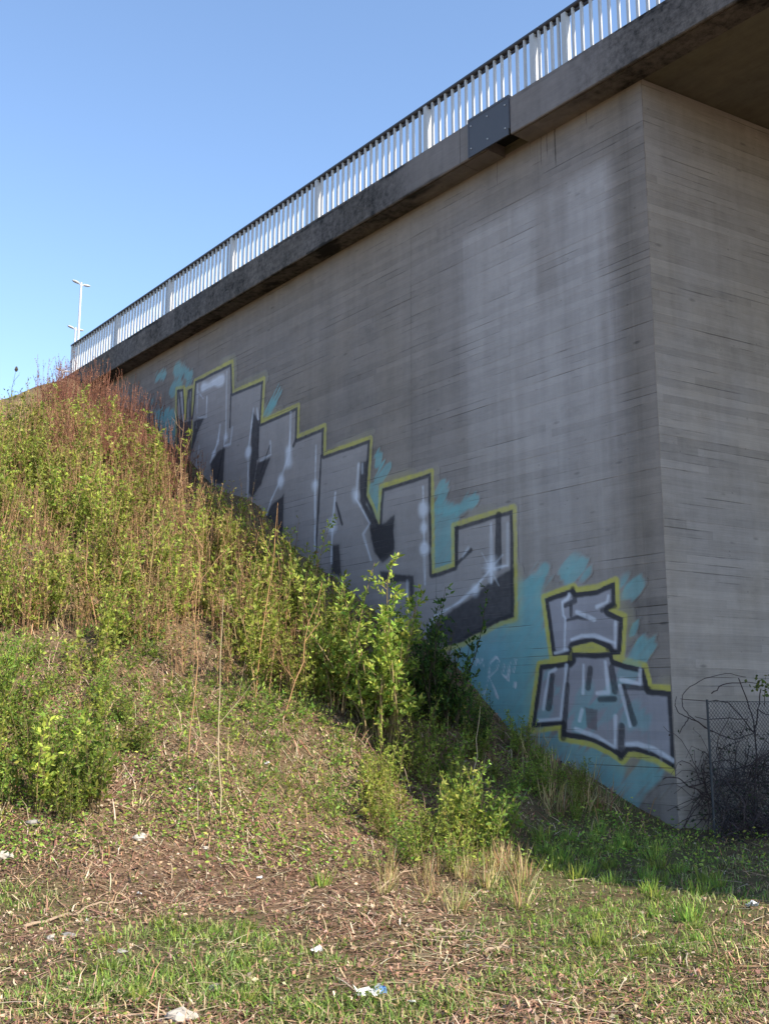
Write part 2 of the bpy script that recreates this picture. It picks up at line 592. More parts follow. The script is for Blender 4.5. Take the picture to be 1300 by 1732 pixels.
wings = []
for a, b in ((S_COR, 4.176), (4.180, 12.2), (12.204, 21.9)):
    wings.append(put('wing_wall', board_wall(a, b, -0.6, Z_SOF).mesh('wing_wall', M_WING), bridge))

# abutment face: turns off at the corner, slightly more than square
U = np.array([math.sin(R(59.9)), math.cos(R(59.9)), 0.0])
us, ud = float(U @ W), float(U @ NN)
ab = put('abutment_wall', board_wall(0.0, 11.0, -0.6, Z_SOF - 0.012, thick=0.5, chop=2.6).mesh('abutment_wall', M_ABUT), bridge)
# local x along U, local y out of the face (towards -s side)
ab.matrix_parent_inverse = Matrix.Identity(4)
vx = Vector((us, ud, 0))
vy = Vector((0, 0, 1)).cross(vx)
if vy.x > 0:
    vy = -vy
# keep a right-handed frame: x runs from the corner into the picture, flip so that y faces the viewer
ab.matrix_basis = Matrix(((-vx.x, vy.x, 0, S_COR + vx.x * 11.0 - 0.001), (-vx.y, vy.y, 0, -0.004 + vx.y * 11.0), (0, 0, 1, 0), (0, 0, 0, 1)))

# deck slab and its edge beams
m = MB()
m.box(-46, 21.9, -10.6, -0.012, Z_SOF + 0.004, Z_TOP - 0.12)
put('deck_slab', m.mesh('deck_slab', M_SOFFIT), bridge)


def edge_beam(a, b, mat, chip=0.0):
    m = MB()
    pr = [(-0.008, Z_SOF - 0.035), (0.37, Z_SOF - 0.035), (0.375, Z_SOF - 0.02), (0.405, Z_SOF - 0.02), (0.41, Z_SOF - 0.045), (0.435, Z_SOF - 0.045), (0.45, Z_SOF - 0.03), (0.45, Z_TOP - 0.02), (0.43, Z_TOP), (-0.008, Z_TOP)]
    n = max(2, int((b - a) / 0.5))
    k = len(pr)
    v, f = [], []
    for i in range(n + 1):
        x = a + (b - a) * i / n
        for (y, z) in pr:
            jt = 0.0 if i in (0, n) else 0.004
            v.append((x, y + RNG.normal(0, jt * 0.5) * (y > 0.1), z + RNG.normal(0, jt * 0.4) * (y > 0.1)))
    for i in range(n):
        for j in range(k):
            f.append((i * k + j, (i + 1) * k + j, (i + 1) * k + (j + 1) % k, i * k + (j + 1) % k))
    f.append(tuple(range(k)))
    f.append(tuple(n * k + j for j in range(k - 1, -1, -1)))
    m.add(v, f)
    return put('edge_beam', m.mesh('edge_beam', mat), bridge)


edge_beam(2.33, 21.9, M_BEAM)
edge_beam(1.72, 2.32, M_BEAM)
edge_beam(-46, 1.13, M_BEAM)
m = MB()
m.box(1.135, 1.715, -0.008, 0.30, Z_SOF + 0.16, Z_TOP - 0.02)  # added dark filler: stops sunlight leaking through the gap between the beams
put('joint_light_block', m.mesh('joint_light_block', plain('black_gap_filler', (0.015, 0.015, 0.016), 0.8)), bridge)
m = MB()
m.box(1.16, 2.10, 0.453, 0.475, Z_SOF - 0.05, Z_TOP + 0.025)
m.box(1.14, 2.10, 0.05, 0.475, Z_TOP + 0.026, Z_TOP + 0.032)
m.box(1.14, 1.16, 0.10, 0.475, Z_SOF + 0.06, Z_TOP + 0.025)
m.box(1.16, 2.10, 0.4752, 0.481, Z_TOP - 0.015, Z_TOP + 0.025)
m.box(1.16, 2.10, 0.4752, 0.481, Z_SOF - 0.05, Z_SOF - 0.015)
m.box(2.07, 2.0995, 0.4754, 0.4805, Z_SOF - 0.0145, Z_TOP - 0.0155)
plate = put('joint_cover_plate', m.mesh('joint_cover_plate', M_PLATE), bridge)
mb_ = MB()
mb_.tube([(0, 0.4752, 0), (0, 0.487, 0)], 0.014, 6)
bolt_m = mb_.mesh('bolt', M_STEEL)
for bx_, bz_ in ((1.22, 0.09), (1.22, 0.50), (1.63, 0.09), (1.63, 0.50), (2.02, 0.09), (2.02, 0.50)):
    bo = put('bolt', bolt_m, plate)
    bo.location = (bx_, 0, Z_SOF + bz_)
tag(plate, 'slate grey sheet metal cover over the expansion joint')
m = MB()
m.box(-46, 300, -10.4, -0.6, Z_TOP - 0.118, Z_TOP - 0.03)
t = NT('asphalt')
co = t.n('ShaderNodeTexCoord').outputs['Object']
M_ASPH = t.done(t.bsdf(t.mix(t.noise(co, 30, 5), (0.035, 0.035, 0.037), (0.065, 0.064, 0.062)), 0.9))
rd = put('road', m.mesh('road', M_ASPH), kind='structure')
rd.matrix_world = FRAME

# ------------------------------------------------------------------ railing
rail = bpy.data.objects.new('bridge_railing', None)
COL.objects.link(rail)
rail.matrix_world = FRAME @ Matrix.Translation((0, 0, Z_TOP))
tag(rail, 'pale steel bar railing with dark handrail on the bridge edge', 'railing')
S_END = -18.0
posts = [19.52, 16.36, 13.28, 10.22, 6.80, 3.37, 0.74, 0.06] + [-3.3 * k + 0.06 for k in range(1, 6)]
m = MB()
m.box(0.60, 19.60, 0.18, 0.335, 0.962, 1.03, 0.018)
put('handrail', m.mesh('handrail', M_RAIL), rail)
m = MB()
m.box(S_END, 0.585, 0.18, 0.335, 0.962, 1.03, 0.018)
put('handrail', m.mesh('handrail', M_RAIL), rail)
m = MB()
m.box(0.60, 19.55, 0.235, 0.275, 0.085, 0.125)
m.box(0.60, 19.55, 0.235, 0.275, 0.915, 0.945)
put('bottom_rail', m.mesh('bottom_rail', M_RAIL), rail)
m = MB()
m.box(S_END, 0.585, 0.235, 0.275, 0.085, 0.125)
m.box(S_END, 0.585, 0.235, 0.275, 0.915, 0.945)
put('bottom_rail', m.mesh('bottom_rail', M_RAIL), rail)
m = MB()
m.box(-0.045, 0.045, 0.215, 0.328, -0.01, 0.965)
m.box(-0.08, 0.08, 0.17, 0.36, -0.004, 0.012)
pm = m.mesh('post', M_STEEL)
for p in posts:
    o = put('post', pm, rail)
    o.location.x = p
m = MB()
m.box(-0.017, 0.017, 0.270, 0.316, 0.03, 0.964)
bm_ = m.mesh('bar', M_STEEL)
for i in range(len(posts) - 1):
    a, b = posts[i], posts[i + 1]
    n = 5 if abs(a - b) < 1 else max(1, round(abs(a - b) / 0.178))
    for k in range(1, n):
        o = put('bar', bm_, rail)
        o.location.x = a + (b - a) * k / n + random.uniform(-0.004, 0.004)

# ------------------------------------------------------------------ graffiti
DS, DZ = 0.022, 0.016
gs = np.arange(S_COR + 0.012, 15.9, DS)
gz = np.arange(0.1, 10.4, DZ)
GS, GZ2 = np.meshgrid(gs, gz, indexing='ij')
shape = GS.shape
rgb = np.zeros(shape + (3,), np.float32)
alp = np.zeros(shape, np.float32)


def vnoise(cell, seed):
    r = np.random.default_rng(seed)
    ns, nz = int((gs[-1] - gs[0]) / cell) + 3, int((gz[-1] - gz[0]) / cell) + 3
    g = r.random((ns, nz)).astype(np.float32)
    a = (GS - gs[0]) / cell
    b = (GZ2 - gz[0]) / cell
    i, j = a.astype(int), b.astype(int)
    u, v = a - i, b - j
    u, v = u * u * (3 - 2 * u), v * v * (3 - 2 * v)
    return g[i, j] * (1 - u) * (1 - v) + g[i + 1, j] * u * (1 - v) + g[i, j + 1] * (1 - u) * v + g[i + 1, j + 1] * u * v


NZ1, NZ2, NZ3 = vnoise(0.05, 1), vnoise(0.25, 2), vnoise(0.7, 3)
def hatch_noise(ang, ls, lz, seed):
    r = np.random.default_rng(seed)
    a = ((GS * math.cos(ang) + GZ2 * math.sin(ang)) / ls) + 60
    b = ((-GS * math.sin(ang) + GZ2 * math.cos(ang)) / lz) + 400
    g = r.random((160, 1100)).astype(np.float32)
    i, j = a.astype(int), b.astype(int)
    u, v = a - i, b - j
    u, v = u * u * (3 - 2 * u), v * v * (3 - 2 * v)
    return g[i, j] * (1 - u) * (1 - v) + g[i + 1, j] * u * (1 - v) + g[i, j + 1] * (1 - u) * v + g[i + 1, j + 1] * u * v


HAT = hatch_noise(-0.75, 0.55, 0.05, 9)
WOB = (NZ2 - 0.5) * 0.03 + (NZ1 - 0.5) * 0.012


def crop(ox, oy, k):
    return lambda pts: wall_px([(ox + x / k, oy + y / k) for x, y in pts])


A = crop(230, 560, 2.889)
B = crop(500, 720, 2.889)
C5 = crop(760, 920, 2.407)
C = crop(880, 960, 4.643)
PX = crop(0, 0, 1.0)


def dline(P):
    """distance (m) of every grid point to a polyline on the wall"""
    d = np.full(shape, 9.0, np.float32)
    for (x0, y0), (x1, y1) in zip(P[:-1], P[1:]):
        lo, hi = min(x0, x1) - 0.6, max(x0, x1) + 0.6
        i0, i1 = np.searchsorted(gs, [lo, hi])
        lo, hi = min(y0, y1) - 0.6, max(y0, y1) + 0.6
        j0, j1 = np.searchsorted(gz, [lo, hi])
        a, b = GS[i0:i1, j0:j1], GZ2[i0:i1, j0:j1]
        vx_, vy_ = x1 - x0, y1 - y0
        tt = np.clip(((a - x0) * vx_ + (b - y0) * vy_) / (vx_ * vx_ + vy_ * vy_ + 1e-9), 0, 1)
        d[i0:i1, j0:j1] = np.minimum(d[i0:i1, j0:j1], np.hypot(a - x0 - tt * vx_, b - y0 - tt * vy_))
    return d


def inside(P):
    c = np.zeros(shape, bool)
    n = len(P)
    for k in range(n):
        x0, y0 = P[k]
        x1, y1 = P[(k + 1) % n]
        c ^= ((y0 > GZ2) != (y1 > GZ2)) & (GS < (x1 - x0) * (GZ2 - y0) / (y1 - y0 + 1e-12) + x0)
    return c


def sdist(P):
    P = [tuple(p) for p in P]
    d = dline(P + [P[0]])
    return np.where(inside(P), d, -d)


def layer(a, colr):
    global rgb, alp
    a = np.clip(a, 0, 1).astype(np.float32)
    na = a + alp * (1 - a)
    rgb = np.where(na[..., None] > 1e-4, (np.array(colr, np.float32) * a[..., None] + rgb * (alp * (1 - a))[..., None]) / np.maximum(na, 1e-4)[..., None], rgb)
    alp = na


def sm(x, a, b):
    u = np.clip((x - a) / (b - a), 0, 1)
    return u * u * (3 - 2 * u)


CYAN, YEL, BLK, WHT, SIL = (0.165, 0.355, 0.365), (0.46, 0.40, 0.085), (0.034, 0.030, 0.034), (0.66, 0.66, 0.72), (0.305, 0.268, 0.262)


def stroke(P, w, colr, op=1.0, soft=0.018):
    d = dline(P) + WOB * 0.7
    layer(op * (1 - sm(d, w / 2 - soft * 0.4, w / 2 + soft)) * (0.82 + 0.18 * NZ1), colr)


def blob(P, r, colr, op=0.8):
    d = dline(list(P) + [P[-1] + 1e-3]) + (NZ2 - 0.5) * 0.12 + (NZ3 - 0.5) * 0.1
    if colr is CYAN:
        d = d + (HAT - 0.5) * 0.22
        op = op * (0.62 + 0.38 * HAT)
    layer(op * (1 - sm(d, r * 0.35, r)), colr)


def poly(P, colr, op=1.0, soft=0.03, grow=0.0):
    d = sdist(P) + WOB + grow
    if colr is CYAN:
        d = d + (HAT - 0.5) * 0.22
        op = op * (0.70 + 0.30 * HAT) * (0.8 + 0.2 * NZ3)
    layer(op * sm(d, -soft, soft * 0.5) * (0.88 + 0.12 * NZ1), colr)


# --- cyan clouds behind the letters
for P, r in ((A([(110, 225), (135, 220)]), .17), (A([(200, 190), (240, 195), (262, 225)]), .21), (A([(180, 290), (215, 260)]), .2), (A([(80, 340)]), .15),
             (A([(655, 365), (700, 300)]), .16), (A([(632, 395), (680, 350)]), .12), (B([(405, 150), (405, 180)]), .13), (B([(390, 275), (445, 215)]), .13),
             (B([(715, 300), (712, 350)]), .14), (B([(700, 400), (770, 425), (880, 368)]), .15), (C5([(330, 180), (390, 120)]), .20), (C5([(470, 130), (530, 85)]), .17),
             (C5([(735, 180), (750, 170)]), .17), (C5([(745, 320), (745, 360)]), .10), (C5([(790, 455), (800, 430)]), .18), (C5([(730, 1020), (790, 960), (810, 930)]), .26)):
    blob(P, r, CYAN, 0.85)
poly(A([(85, 395), (195, 385), (200, 600), (150, 620), (105, 540)]), CYAN, 0.95, 0.10)
poly(B([(350, 290), (430, 300), (405, 480), (350, 390)]), CYAN, 0.9, 0.06)
poly(B([(672, 400), (785, 400), (770, 690), (668, 720)]), CYAN, 0.8, 0.07)
poly(B([(1075, 760), (1190, 740), (1240, 1130), (1190, 1160), (1130, 1500), (880, 1560), (780, 1300), (780, 1060), (1000, 950), (1075, 930)]), CYAN, 0.93, 0.09)
poly(C5([(280, 230), (370, 210), (400, 470), (350, 490), (300, 770), (150, 720), (120, 560), (200, 400)]), CYAN, 0.5, 0.12)
poly(C5([(320, 740), (460, 780), (700, 890), (690, 980), (600, 960), (420, 870), (330, 800)]), CYAN, 0.85, 0.08)
poly(B([(820, 1080), (1000, 1060), (1080, 1300), (1000, 1400), (850, 1300)]), (0.18, 0.36, 0.40), 0.5, 0.2)

# --- the big word: outline, then fill
BIG = np.concatenate([A([(200, 560), (199, 285), (234, 278), (243, 425), (252, 285), (278, 275), (274, 420), (290, 245), (470, 152), (474, 302), (625, 236), (612, 447), (792, 366), (788, 522), (922, 466), (918, 607), (1145, 528), (1128, 800), (1188, 940)]),
                      B([(420, 302), (662, 228), (668, 722), (775, 688), (772, 492), (1064, 404), (1070, 938), (1000, 957), (820, 1060)]),
                      PX([(700, 1110), (520, 1040), (380, 900), (300, 800)])])
sdb = sdist(BIG) + WOB * 0.8
outl = dline(list(BIG[:-4]))
near = outl < 0.5
layer(0.95 * sm(sdb, -0.09 + 0.04 * (NZ2 - 0.5), -0.05) * (1 - sm(sdb, 0.015, 0.05)) * near * (0.55 + 0.45 * NZ1) * (0.72 + 0.28 * NZ3), YEL)
layer(0.18 * sm(sdb, -0.26, -0.09) * (1 - sm(sdb, 0.0, 0.03)) * near * sm(NZ3, 0.35, 0.8), YEL)
layer((0.74 + 0.24 * NZ3) * sm(sdb, 0.0, 0.03) * (0.85 + 0.15 * NZ1), SIL)
layer(0.92 * sm(sdb, 0.0, 0.025) * (1 - sm(sdb, 0.065, 0.105)) * near * (0.8 + 0.2 * NZ1), BLK)
for P in (A([(275, 440), (272, 540), (262, 600)]), A([(240, 280), (242, 430)])):
    stroke(P, 0.06, YEL, 0.9)
for P in (A([(200, 420), (240, 450), (272, 440), (268, 600), (215, 600)]), A([(285, 445), (332, 425), (300, 500), (272, 590)]), A([(400, 590), (435, 575), (425, 745), (385, 745), (365, 650)]),
          A([(572, 400), (600, 440), (592, 620), (568, 810), (552, 790), (565, 560)]), A([(597, 645), (655, 622), (610, 750), (570, 810)]),
          A([(660, 860), (722, 800), (715, 1010), (690, 1030), (615, 990), (640, 900)]), A([(1100, 640), (1130, 640), (1122, 850), (1188, 955), (1255, 940), (1262, 1060), (1190, 1110), (1150, 1010), (1142, 930), (1098, 830), (1092, 700)]),
          A([(958, 1050), (990, 1050), (1005, 1200), (955, 1180)]), B([(370, 505), (430, 482), (480, 440), (476, 620), (425, 665), (385, 610)]),
          B([(415, 715), (575, 735), (578, 890), (560, 890), (556, 765), (425, 765)]), B([(1062, 700), (1062, 932), (1000, 945), (830, 1040), (650, 1060), (640, 1000), (690, 960), (820, 870), (960, 762)])):
    poly(P, BLK, 0.88, 0.04)
    layer(0.22 * sm(sdist(P), -0.16, 0.0) * (0.4 + 0.6 * NZ1), BLK)
for P, w in ((B([(788, 500), (788, 675), (855, 610)]), .07), (B([(990, 440), (990, 690)]), .13), (A([(905, 610), (890, 900), (878, 1080)]), .06), (A([(465, 310), (460, 470)]), .05),
             (A([(782, 530), (770, 560)]), .06), (A([(978, 840), (1008, 945)]), .05), (A([(600, 460), (595, 620)]), .07), (A([(655, 560), (610, 690)]), .04), (A([(430, 560), (400, 720)]), .05),
             (A([(210, 290), (225, 440)]), .05), (A([(262, 290), (262, 440)]), .05)):
    stroke(P, w, BLK, 0.9)
for P, w in ((A([(348, 320), (345, 420), (300, 422)]), .045), (A([(445, 200), (440, 500), (430, 562), (462, 552), (472, 470)]), .05), (A([(412, 460), (402, 540), (365, 640)]), .06), (A([(303, 262), (300, 400)]), .05),
             (A([(575, 380), (550, 580), (548, 750), (540, 930)]), .06), (A([(592, 380), (597, 430)]), .05), (A([(657, 540), (660, 602), (610, 632)]), .045), (A([(757, 400), (750, 600), (705, 730), (660, 830), (620, 960)]), .06),
             (A([(880, 560), (876, 740), (875, 1070)]), .05), (A([(975, 790), (960, 950), (955, 1130)]), .06), (A([(1088, 650), (1076, 820), (1142, 940), (1110, 992), (1148, 1120)]), .06), (A([(1106, 650), (1106, 692)]), .04),
             (A([(225, 300), (232, 440)]), .04), (A([(290, 690), (310, 560)]), .03), (A([(330, 330), (300, 290)]), .03),
             (B([(622, 300), (632, 775)]), .05), (B([(955, 480), (955, 765)]), .05), (B([(1035, 480), (1035, 682), (950, 704), (870, 800), (800, 862), (680, 932), (630, 1020)]), .05), (B([(842, 600), (815, 640)]), .05), (B([(545, 760), (545, 870)]), .03)):
    stroke(P, w * 0.8, WHT, 0.30 + 0.0 * w, 0.04)
    layer(0.55 * (1 - sm(dline(P) + WOB, w * 0.2, w * 0.55)) * sm(NZ3 * 0.6 + NZ2 * 0.4, 0.3, 0.65), WHT)
for P, r in ((A([(745, 590), (745, 640)]), .17), (A([(705, 735)]), .15), (A([(875, 750)]), .16), (A([(955, 960)]), .18), (A([(1075, 810)]), .17), (A([(548, 590)]), .13), (A([(400, 540)]), .12), (A([(380, 600)]), .12), (A([(440, 520)]), .13),
             (B([(620, 395), (622, 410)]), .15), (B([(628, 500)]), .12), (B([(628, 590)]), .12), (B([(950, 700)]), .20), (B([(880, 800)]), .13), (B([(700, 920)]), .08), (A([(330, 280), (420, 240)]), .14)):
    blob(P, r * 1.2, WHT, 0.40)
    blob(P, r * 0.65, WHT, 0.5)
for k in range(8):
    a = k * math.pi / 4 + 0.2
    p = B([(950, 700)])[0]
    stroke(np.array([p, p + np.array([math.cos(a), math.sin(a)]) * (0.34 if k % 2 else 0.2)]), 0.014, WHT, 0.3)

# --- the small piece by the corner
UP = C([(185, 240), (415, 155), (440, 190), (600, 165), (745, 105), (750, 300), (690, 335), (810, 390), (790, 690), (715, 690), (690, 640), (560, 592), (410, 625), (385, 690), (250, 702)])
LOW = C([(150, 765), (400, 722), (400, 662), (715, 662), (735, 722), (970, 782), (1012, 950), (1195, 962), (1225, 1600), (1060, 1500), (900, 1452), (850, 1450), (802, 1512), (700, 1440), (560, 1375), (320, 1330), (322, 1240), (80, 1270)])
LOW[12:14, 0] = np.maximum(LOW[12:14, 0], S_COR + 0.03)
LOW[11:13, 0] = np.maximum(LOW[11:13, 0], S_COR + 0.03)
su, sl = sdist(UP) + WOB * 0.6, sdist(LOW) + WOB * 0.6
both = np.maximum(su, sl)
keep = GS < 2.2
layer(0.92 * sm(both, -0.085 + 0.04 * (NZ2 - 0.5), -0.045) * (1 - sm(both, 0.0, 0.03)) * (0.78 + 0.22 * NZ1) * keep, YEL)
layer(0.14 * sm(both, -0.26, -0.1) * (1 - sm(both, 0.0, 0.03)) * sm(NZ3, 0.35, 0.8) * keep, YEL)
layer((0.78 + 0.22 * NZ3) * sm(both, 0.0, 0.03), (0.305, 0.28, 0.305))
layer(0.30 * sm(both, 0.02, 0.2) * sm(NZ3, 0.45, 0.9), (0.16, 0.14, 0.14))
for P, r in ((C([(470, 1150), (520, 1000)]), .22), (C([(700, 1030), (430, 1230)]), .16), (C([(860, 1180), (960, 1180)]), .18), (C([(230, 1100), (160, 1180)]), .14), (C([(860, 830)]), .12), (C([(200, 830), (320, 1000)]), .12)):
    blob(P, r, CYAN, 0.55)
for s_ in (su, sl):
    layer(0.95 * sm(s_, 0.0, 0.02) * (1 - sm(s_, 0.07, 0.105)), BLK)
for P, w in ((C([(410, 170), (428, 262), (350, 300)]), .07), (C([(395, 300), (395, 375)]), .06), (C([(360, 415), (450, 390), (520, 400)]), .05), (C([(640, 335), (740, 300)]), .06), (C([(365, 930), (335, 1330)]), .11),
             (C([(712, 780), (742, 965)]), .09), (C([(800, 950), (888, 1215)]), .10), (C([(792, 1250), (785, 1490)]), .10), (C([(245, 855), (220, 1095)]), .12), (C([(545, 800), (530, 940)]), .09), (C([(392, 650), (390, 760)]), .08),
             (C([(375, 740), (368, 930)]), .035), (C([(620, 1035), (740, 1032)]), .06), (C([(680, 640), (740, 660)]), .06), (C([(810, 935), (1010, 950)]), .06)):
    stroke(P, w, BLK, 0.82)
poly(C([(505, 1095), (600, 1120), (600, 1280), (520, 1260)]), (0.14, 0.11, 0.115), 0.8, 0.02)
for P, w in ((C([(382, 210), (370, 245), (328, 272), (335, 370), (352, 400), (345, 640)]), .05), (C([(440, 350), (580, 410)]), .05), (C([(690, 220), (680, 270), (600, 308)]), .045), (C([(745, 430), (743, 620)]), .05),
             (C([(400, 565), (480, 535), (580, 535), (740, 592)]), .06), (C([(270, 672), (370, 645)]), .05), (C([(275, 800), (225, 825), (180, 1110)]), .05), (C([(360, 770), (340, 950), (315, 1190), (140, 1200)]), .05),
             (C([(495, 765), (490, 985)]), .05), (C([(665, 740), (690, 980), (600, 987)]), .05), (C([(940, 800), (938, 912), (790, 880)]), .05), (C([(780, 930), (860, 1240)]), .045), (C([(482, 1120), (462, 1200)]), .045),
             (C([(745, 1170), (740, 1412), (600, 1330), (430, 1268)]), .055), (C([(835, 1390), (920, 1388), (1040, 1425), (1200, 1515)]), .06)):
    stroke(P, w * 0.72, WHT, 0.68, 0.024)
# --- scribbled tag over the cyan ground
for P in (B([(880, 1172), (890, 1140), (900, 1165), (912, 1138), (920, 1180)]), B([(942, 1210), (952, 1160), (982, 1130), (996, 1150), (985, 1190), (945, 1230), (975, 1290), (988, 1330)]), B([(950, 1190), (930, 1290), (918, 1315)]),
          B([(1022, 1165), (1012, 1215), (1030, 1235), (1052, 1150)]), B([(1045, 1190), (1040, 1245)]), B([(1078, 1142), (1066, 1205)]), B([(1076, 1258), (1073, 1280)])):
    stroke(P, 0.016, (0.62, 0.62, 0.64), 0.85, 0.012)
    stroke(P + np.array([0.035, 0.012]), 0.010, (0.62, 0.62, 0.64), 0.45, 0.012)

# --- drips of thin paint
rdrip = np.random.default_rng(5)
for k in range(46):
    s0 = rdrip.uniform(-0.9, 13.0)
    i0 = int((s0 - gs[0]) / DS)
    js = np.nonzero(alp[i0] > 0.7)[0]
    if len(js) == 0:
        continue
    j0 = int(rdrip.choice(js))
    stroke(np.array([(s0, gz[j0]), (s0 + 0.004, gz[j0] - rdrip.uniform(0.08, 0.5))]), 0.012, rgb[i0, j0] * 0.9, 0.5, 0.012)

# cut the painted cells out of the grid: two pieces of writing
idx = np.arange(shape[0] * shape[1]).reshape(shape)
am = alp > 0.03
cell = am[:-1, :-1] | am[1:, :-1] | am[:-1, 1:] | am[1:, 1:]
small = (GS[:-1, :-1] < 1.52) & (GZ2[:-1, :-1] < 4.4)
for msk, lab in ((cell & ~small, 'long graffiti word in silver with black shadows and yellow outline'), (cell & small, 'small stacked graffiti letters in pale silver with yellow outline')):
    a, b = np.nonzero(msk)
    qd = np.stack([idx[a, b], idx[a, b + 1], idx[a + 1, b + 1], idx[a + 1, b]], 1)
    us_, inv = np.unique(qd.ravel(), return_inverse=True)
    vv = np.stack([GS.ravel()[us_], np.full(len(us_), 0.004), GZ2.ravel()[us_]], 1)
    cc = np.concatenate([rgb.reshape(-1, 3)[us_], alp.ravel()[us_][:, None]], 1)
    o = put('graffiti_lettering', fast_mesh('graffiti_lettering', vv, inv, np.full(len(qd), 4), M_PAINT, cc), wings[1] if 'long' in lab else wings[0])
    o['label'] = lab

# ------------------------------------------------------------------ street lamps on the road behind
m = MB()
m.tube([(0, 0, 0), (0, 0, 0.9), (0, 0, 0.92), (0, 0, 4), (0, 0, 8.0)], [0.09, 0.09, 0.06, 0.055, 0.042], 10)
m.box(-0.16, 0.16, -0.16, 0.16, -0.05, 0.03)
pole_m = m.mesh('pole', M_STEEL, False)
m = MB()
m.tube([(-0.16, 0, 7.93), (0, 0, 7.88), (0.16, 0, 7.93)], 0.025, 6)
arm_m = m.mesh('arm', M_STEEL)
head = []
for sgn in (-1, 1):
    m = MB()
    pr = [(0.09, .03, 7.90, 7.95), (0.14, .06, 7.90, 7.97), (0.28, .075, 7.91, 7.99), (0.38, .065, 7.93, 7.99), (0.43, .03, 7.95, 7.98)]
    v, f = [], []
    for (x, w_, zl, zh) in pr:
        for (yy, zz) in ((-w_, zl + 0.03), (-w_ * 0.6, zl), (w_ * 0.6, zl), (w_, zl + 0.03), (w_ * 0.6, zh), (-w_ * 0.6, zh)):
            v.append((sgn * x, yy, zz))
    for i in range(4):
        for j in range(6):
            f.append((i * 6 + j, i * 6 + (j + 1) % 6, (i + 1) * 6 + (j + 1) % 6, (i + 1) * 6 + j))
    f += [tuple(range(6)), tuple(24 + j for j in range(6))]
    m.add(v, f)
    head.append(m.mesh('lamp_head', M_STEEL))
for (s_, d_, lab) in ((30.8, -4.3, 'twin-headed street lamp standing tallest over the railing'), (36.0, -6.2, 'twin-headed street lamp whose heads just clear the handrail'), (42.3, -8.1, 'twin-headed street lamp mostly hidden behind the railing end post')):
    x, y = from_sd(s_, d_)
    o = put('street_lamp', None, label=lab, cat='street lamp', group='street lamps along the road on the bridge')
    o.location = (x, y, Z_TOP - 0.03)
    o.rotation_euler.z = R(50)
    put('pole', pole_m, o)
    put('arm', arm_m, o)
    for h in head:
        put('lamp_head', h, o)

# ------------------------------------------------------------------ plants
def curve_pts(base, dirv, length, n, bend, rng):
    p = np.array(base, float)
    d = np.array(dirv, float)
    d /= np.linalg.norm(d)
    out = [p.copy()]
    for i in range(n):
        d = d + rng.normal(0, bend, 3) + np.array([0, 0, 0.03])
        d /= np.linalg.norm(d)
        p = p + d * length / n
        out.append(p.copy())
    return np.array(out)


def leaves_mesh(name, pos, dirs, lens, cols, mat, rng, wid=0.42):
    """rhombic leaves, gently folded along the midrib"""
    n = len(pos)
    d = dirs / np.linalg.norm(dirs, axis=1)[:, None]
    r = rng.normal(0, 1, (n, 3)) + np.array([0, 0, 1.0])
    side = np.cross(d, r)
    side /= np.linalg.norm(side, axis=1)[:, None] + 1e-9
    nor = np.cross(side, d)
    L = lens[:, None]
    w = L * wid * 0.5
    mid = pos + d * L * 0.45 - nor * L * 0.05
    v = np.stack([pos, mid + side * w + nor * L * 0.08, pos + d * L, mid - side * w + nor * L * 0.08], 1).reshape(-1, 3)
    lo = np.arange(4 * n).reshape(n, 4)
    lo = np.stack([lo[:, [0, 1, 2]], lo[:, [0, 2, 3]]], 1).reshape(-1, 3)
    return fast_mesh(name, v, lo, np.full(2 * n, 3), mat, np.repeat(cols, 4, 0))


def pal(rng, n, cols, jit=0.18):
    cols = np.array(cols)
    c = cols[rng.integers(0, len(cols), n)]
    return np.clip(c * (1 + rng.normal(0, jit, (n, 1))) * (1 + rng.normal(0, 0.06, (n, 3))), 0.004, 0.9)


YG = [(0.27, 0.30, 0.050), (0.21, 0.255, 0.040), (0.31, 0.31, 0.07), (0.16, 0.205, 0.035)]
GR = [(0.15, 0.23, 0.036), (0.11, 0.18, 0.028), (0.20, 0.265, 0.045), (0.13, 0.19, 0.04)]
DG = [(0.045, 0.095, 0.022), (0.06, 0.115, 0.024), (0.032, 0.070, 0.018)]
TAN = (0.34, 0.25, 0.13)
REDB = (0.16, 0.07, 0.045)
BRN = (0.17, 0.11, 0.065)


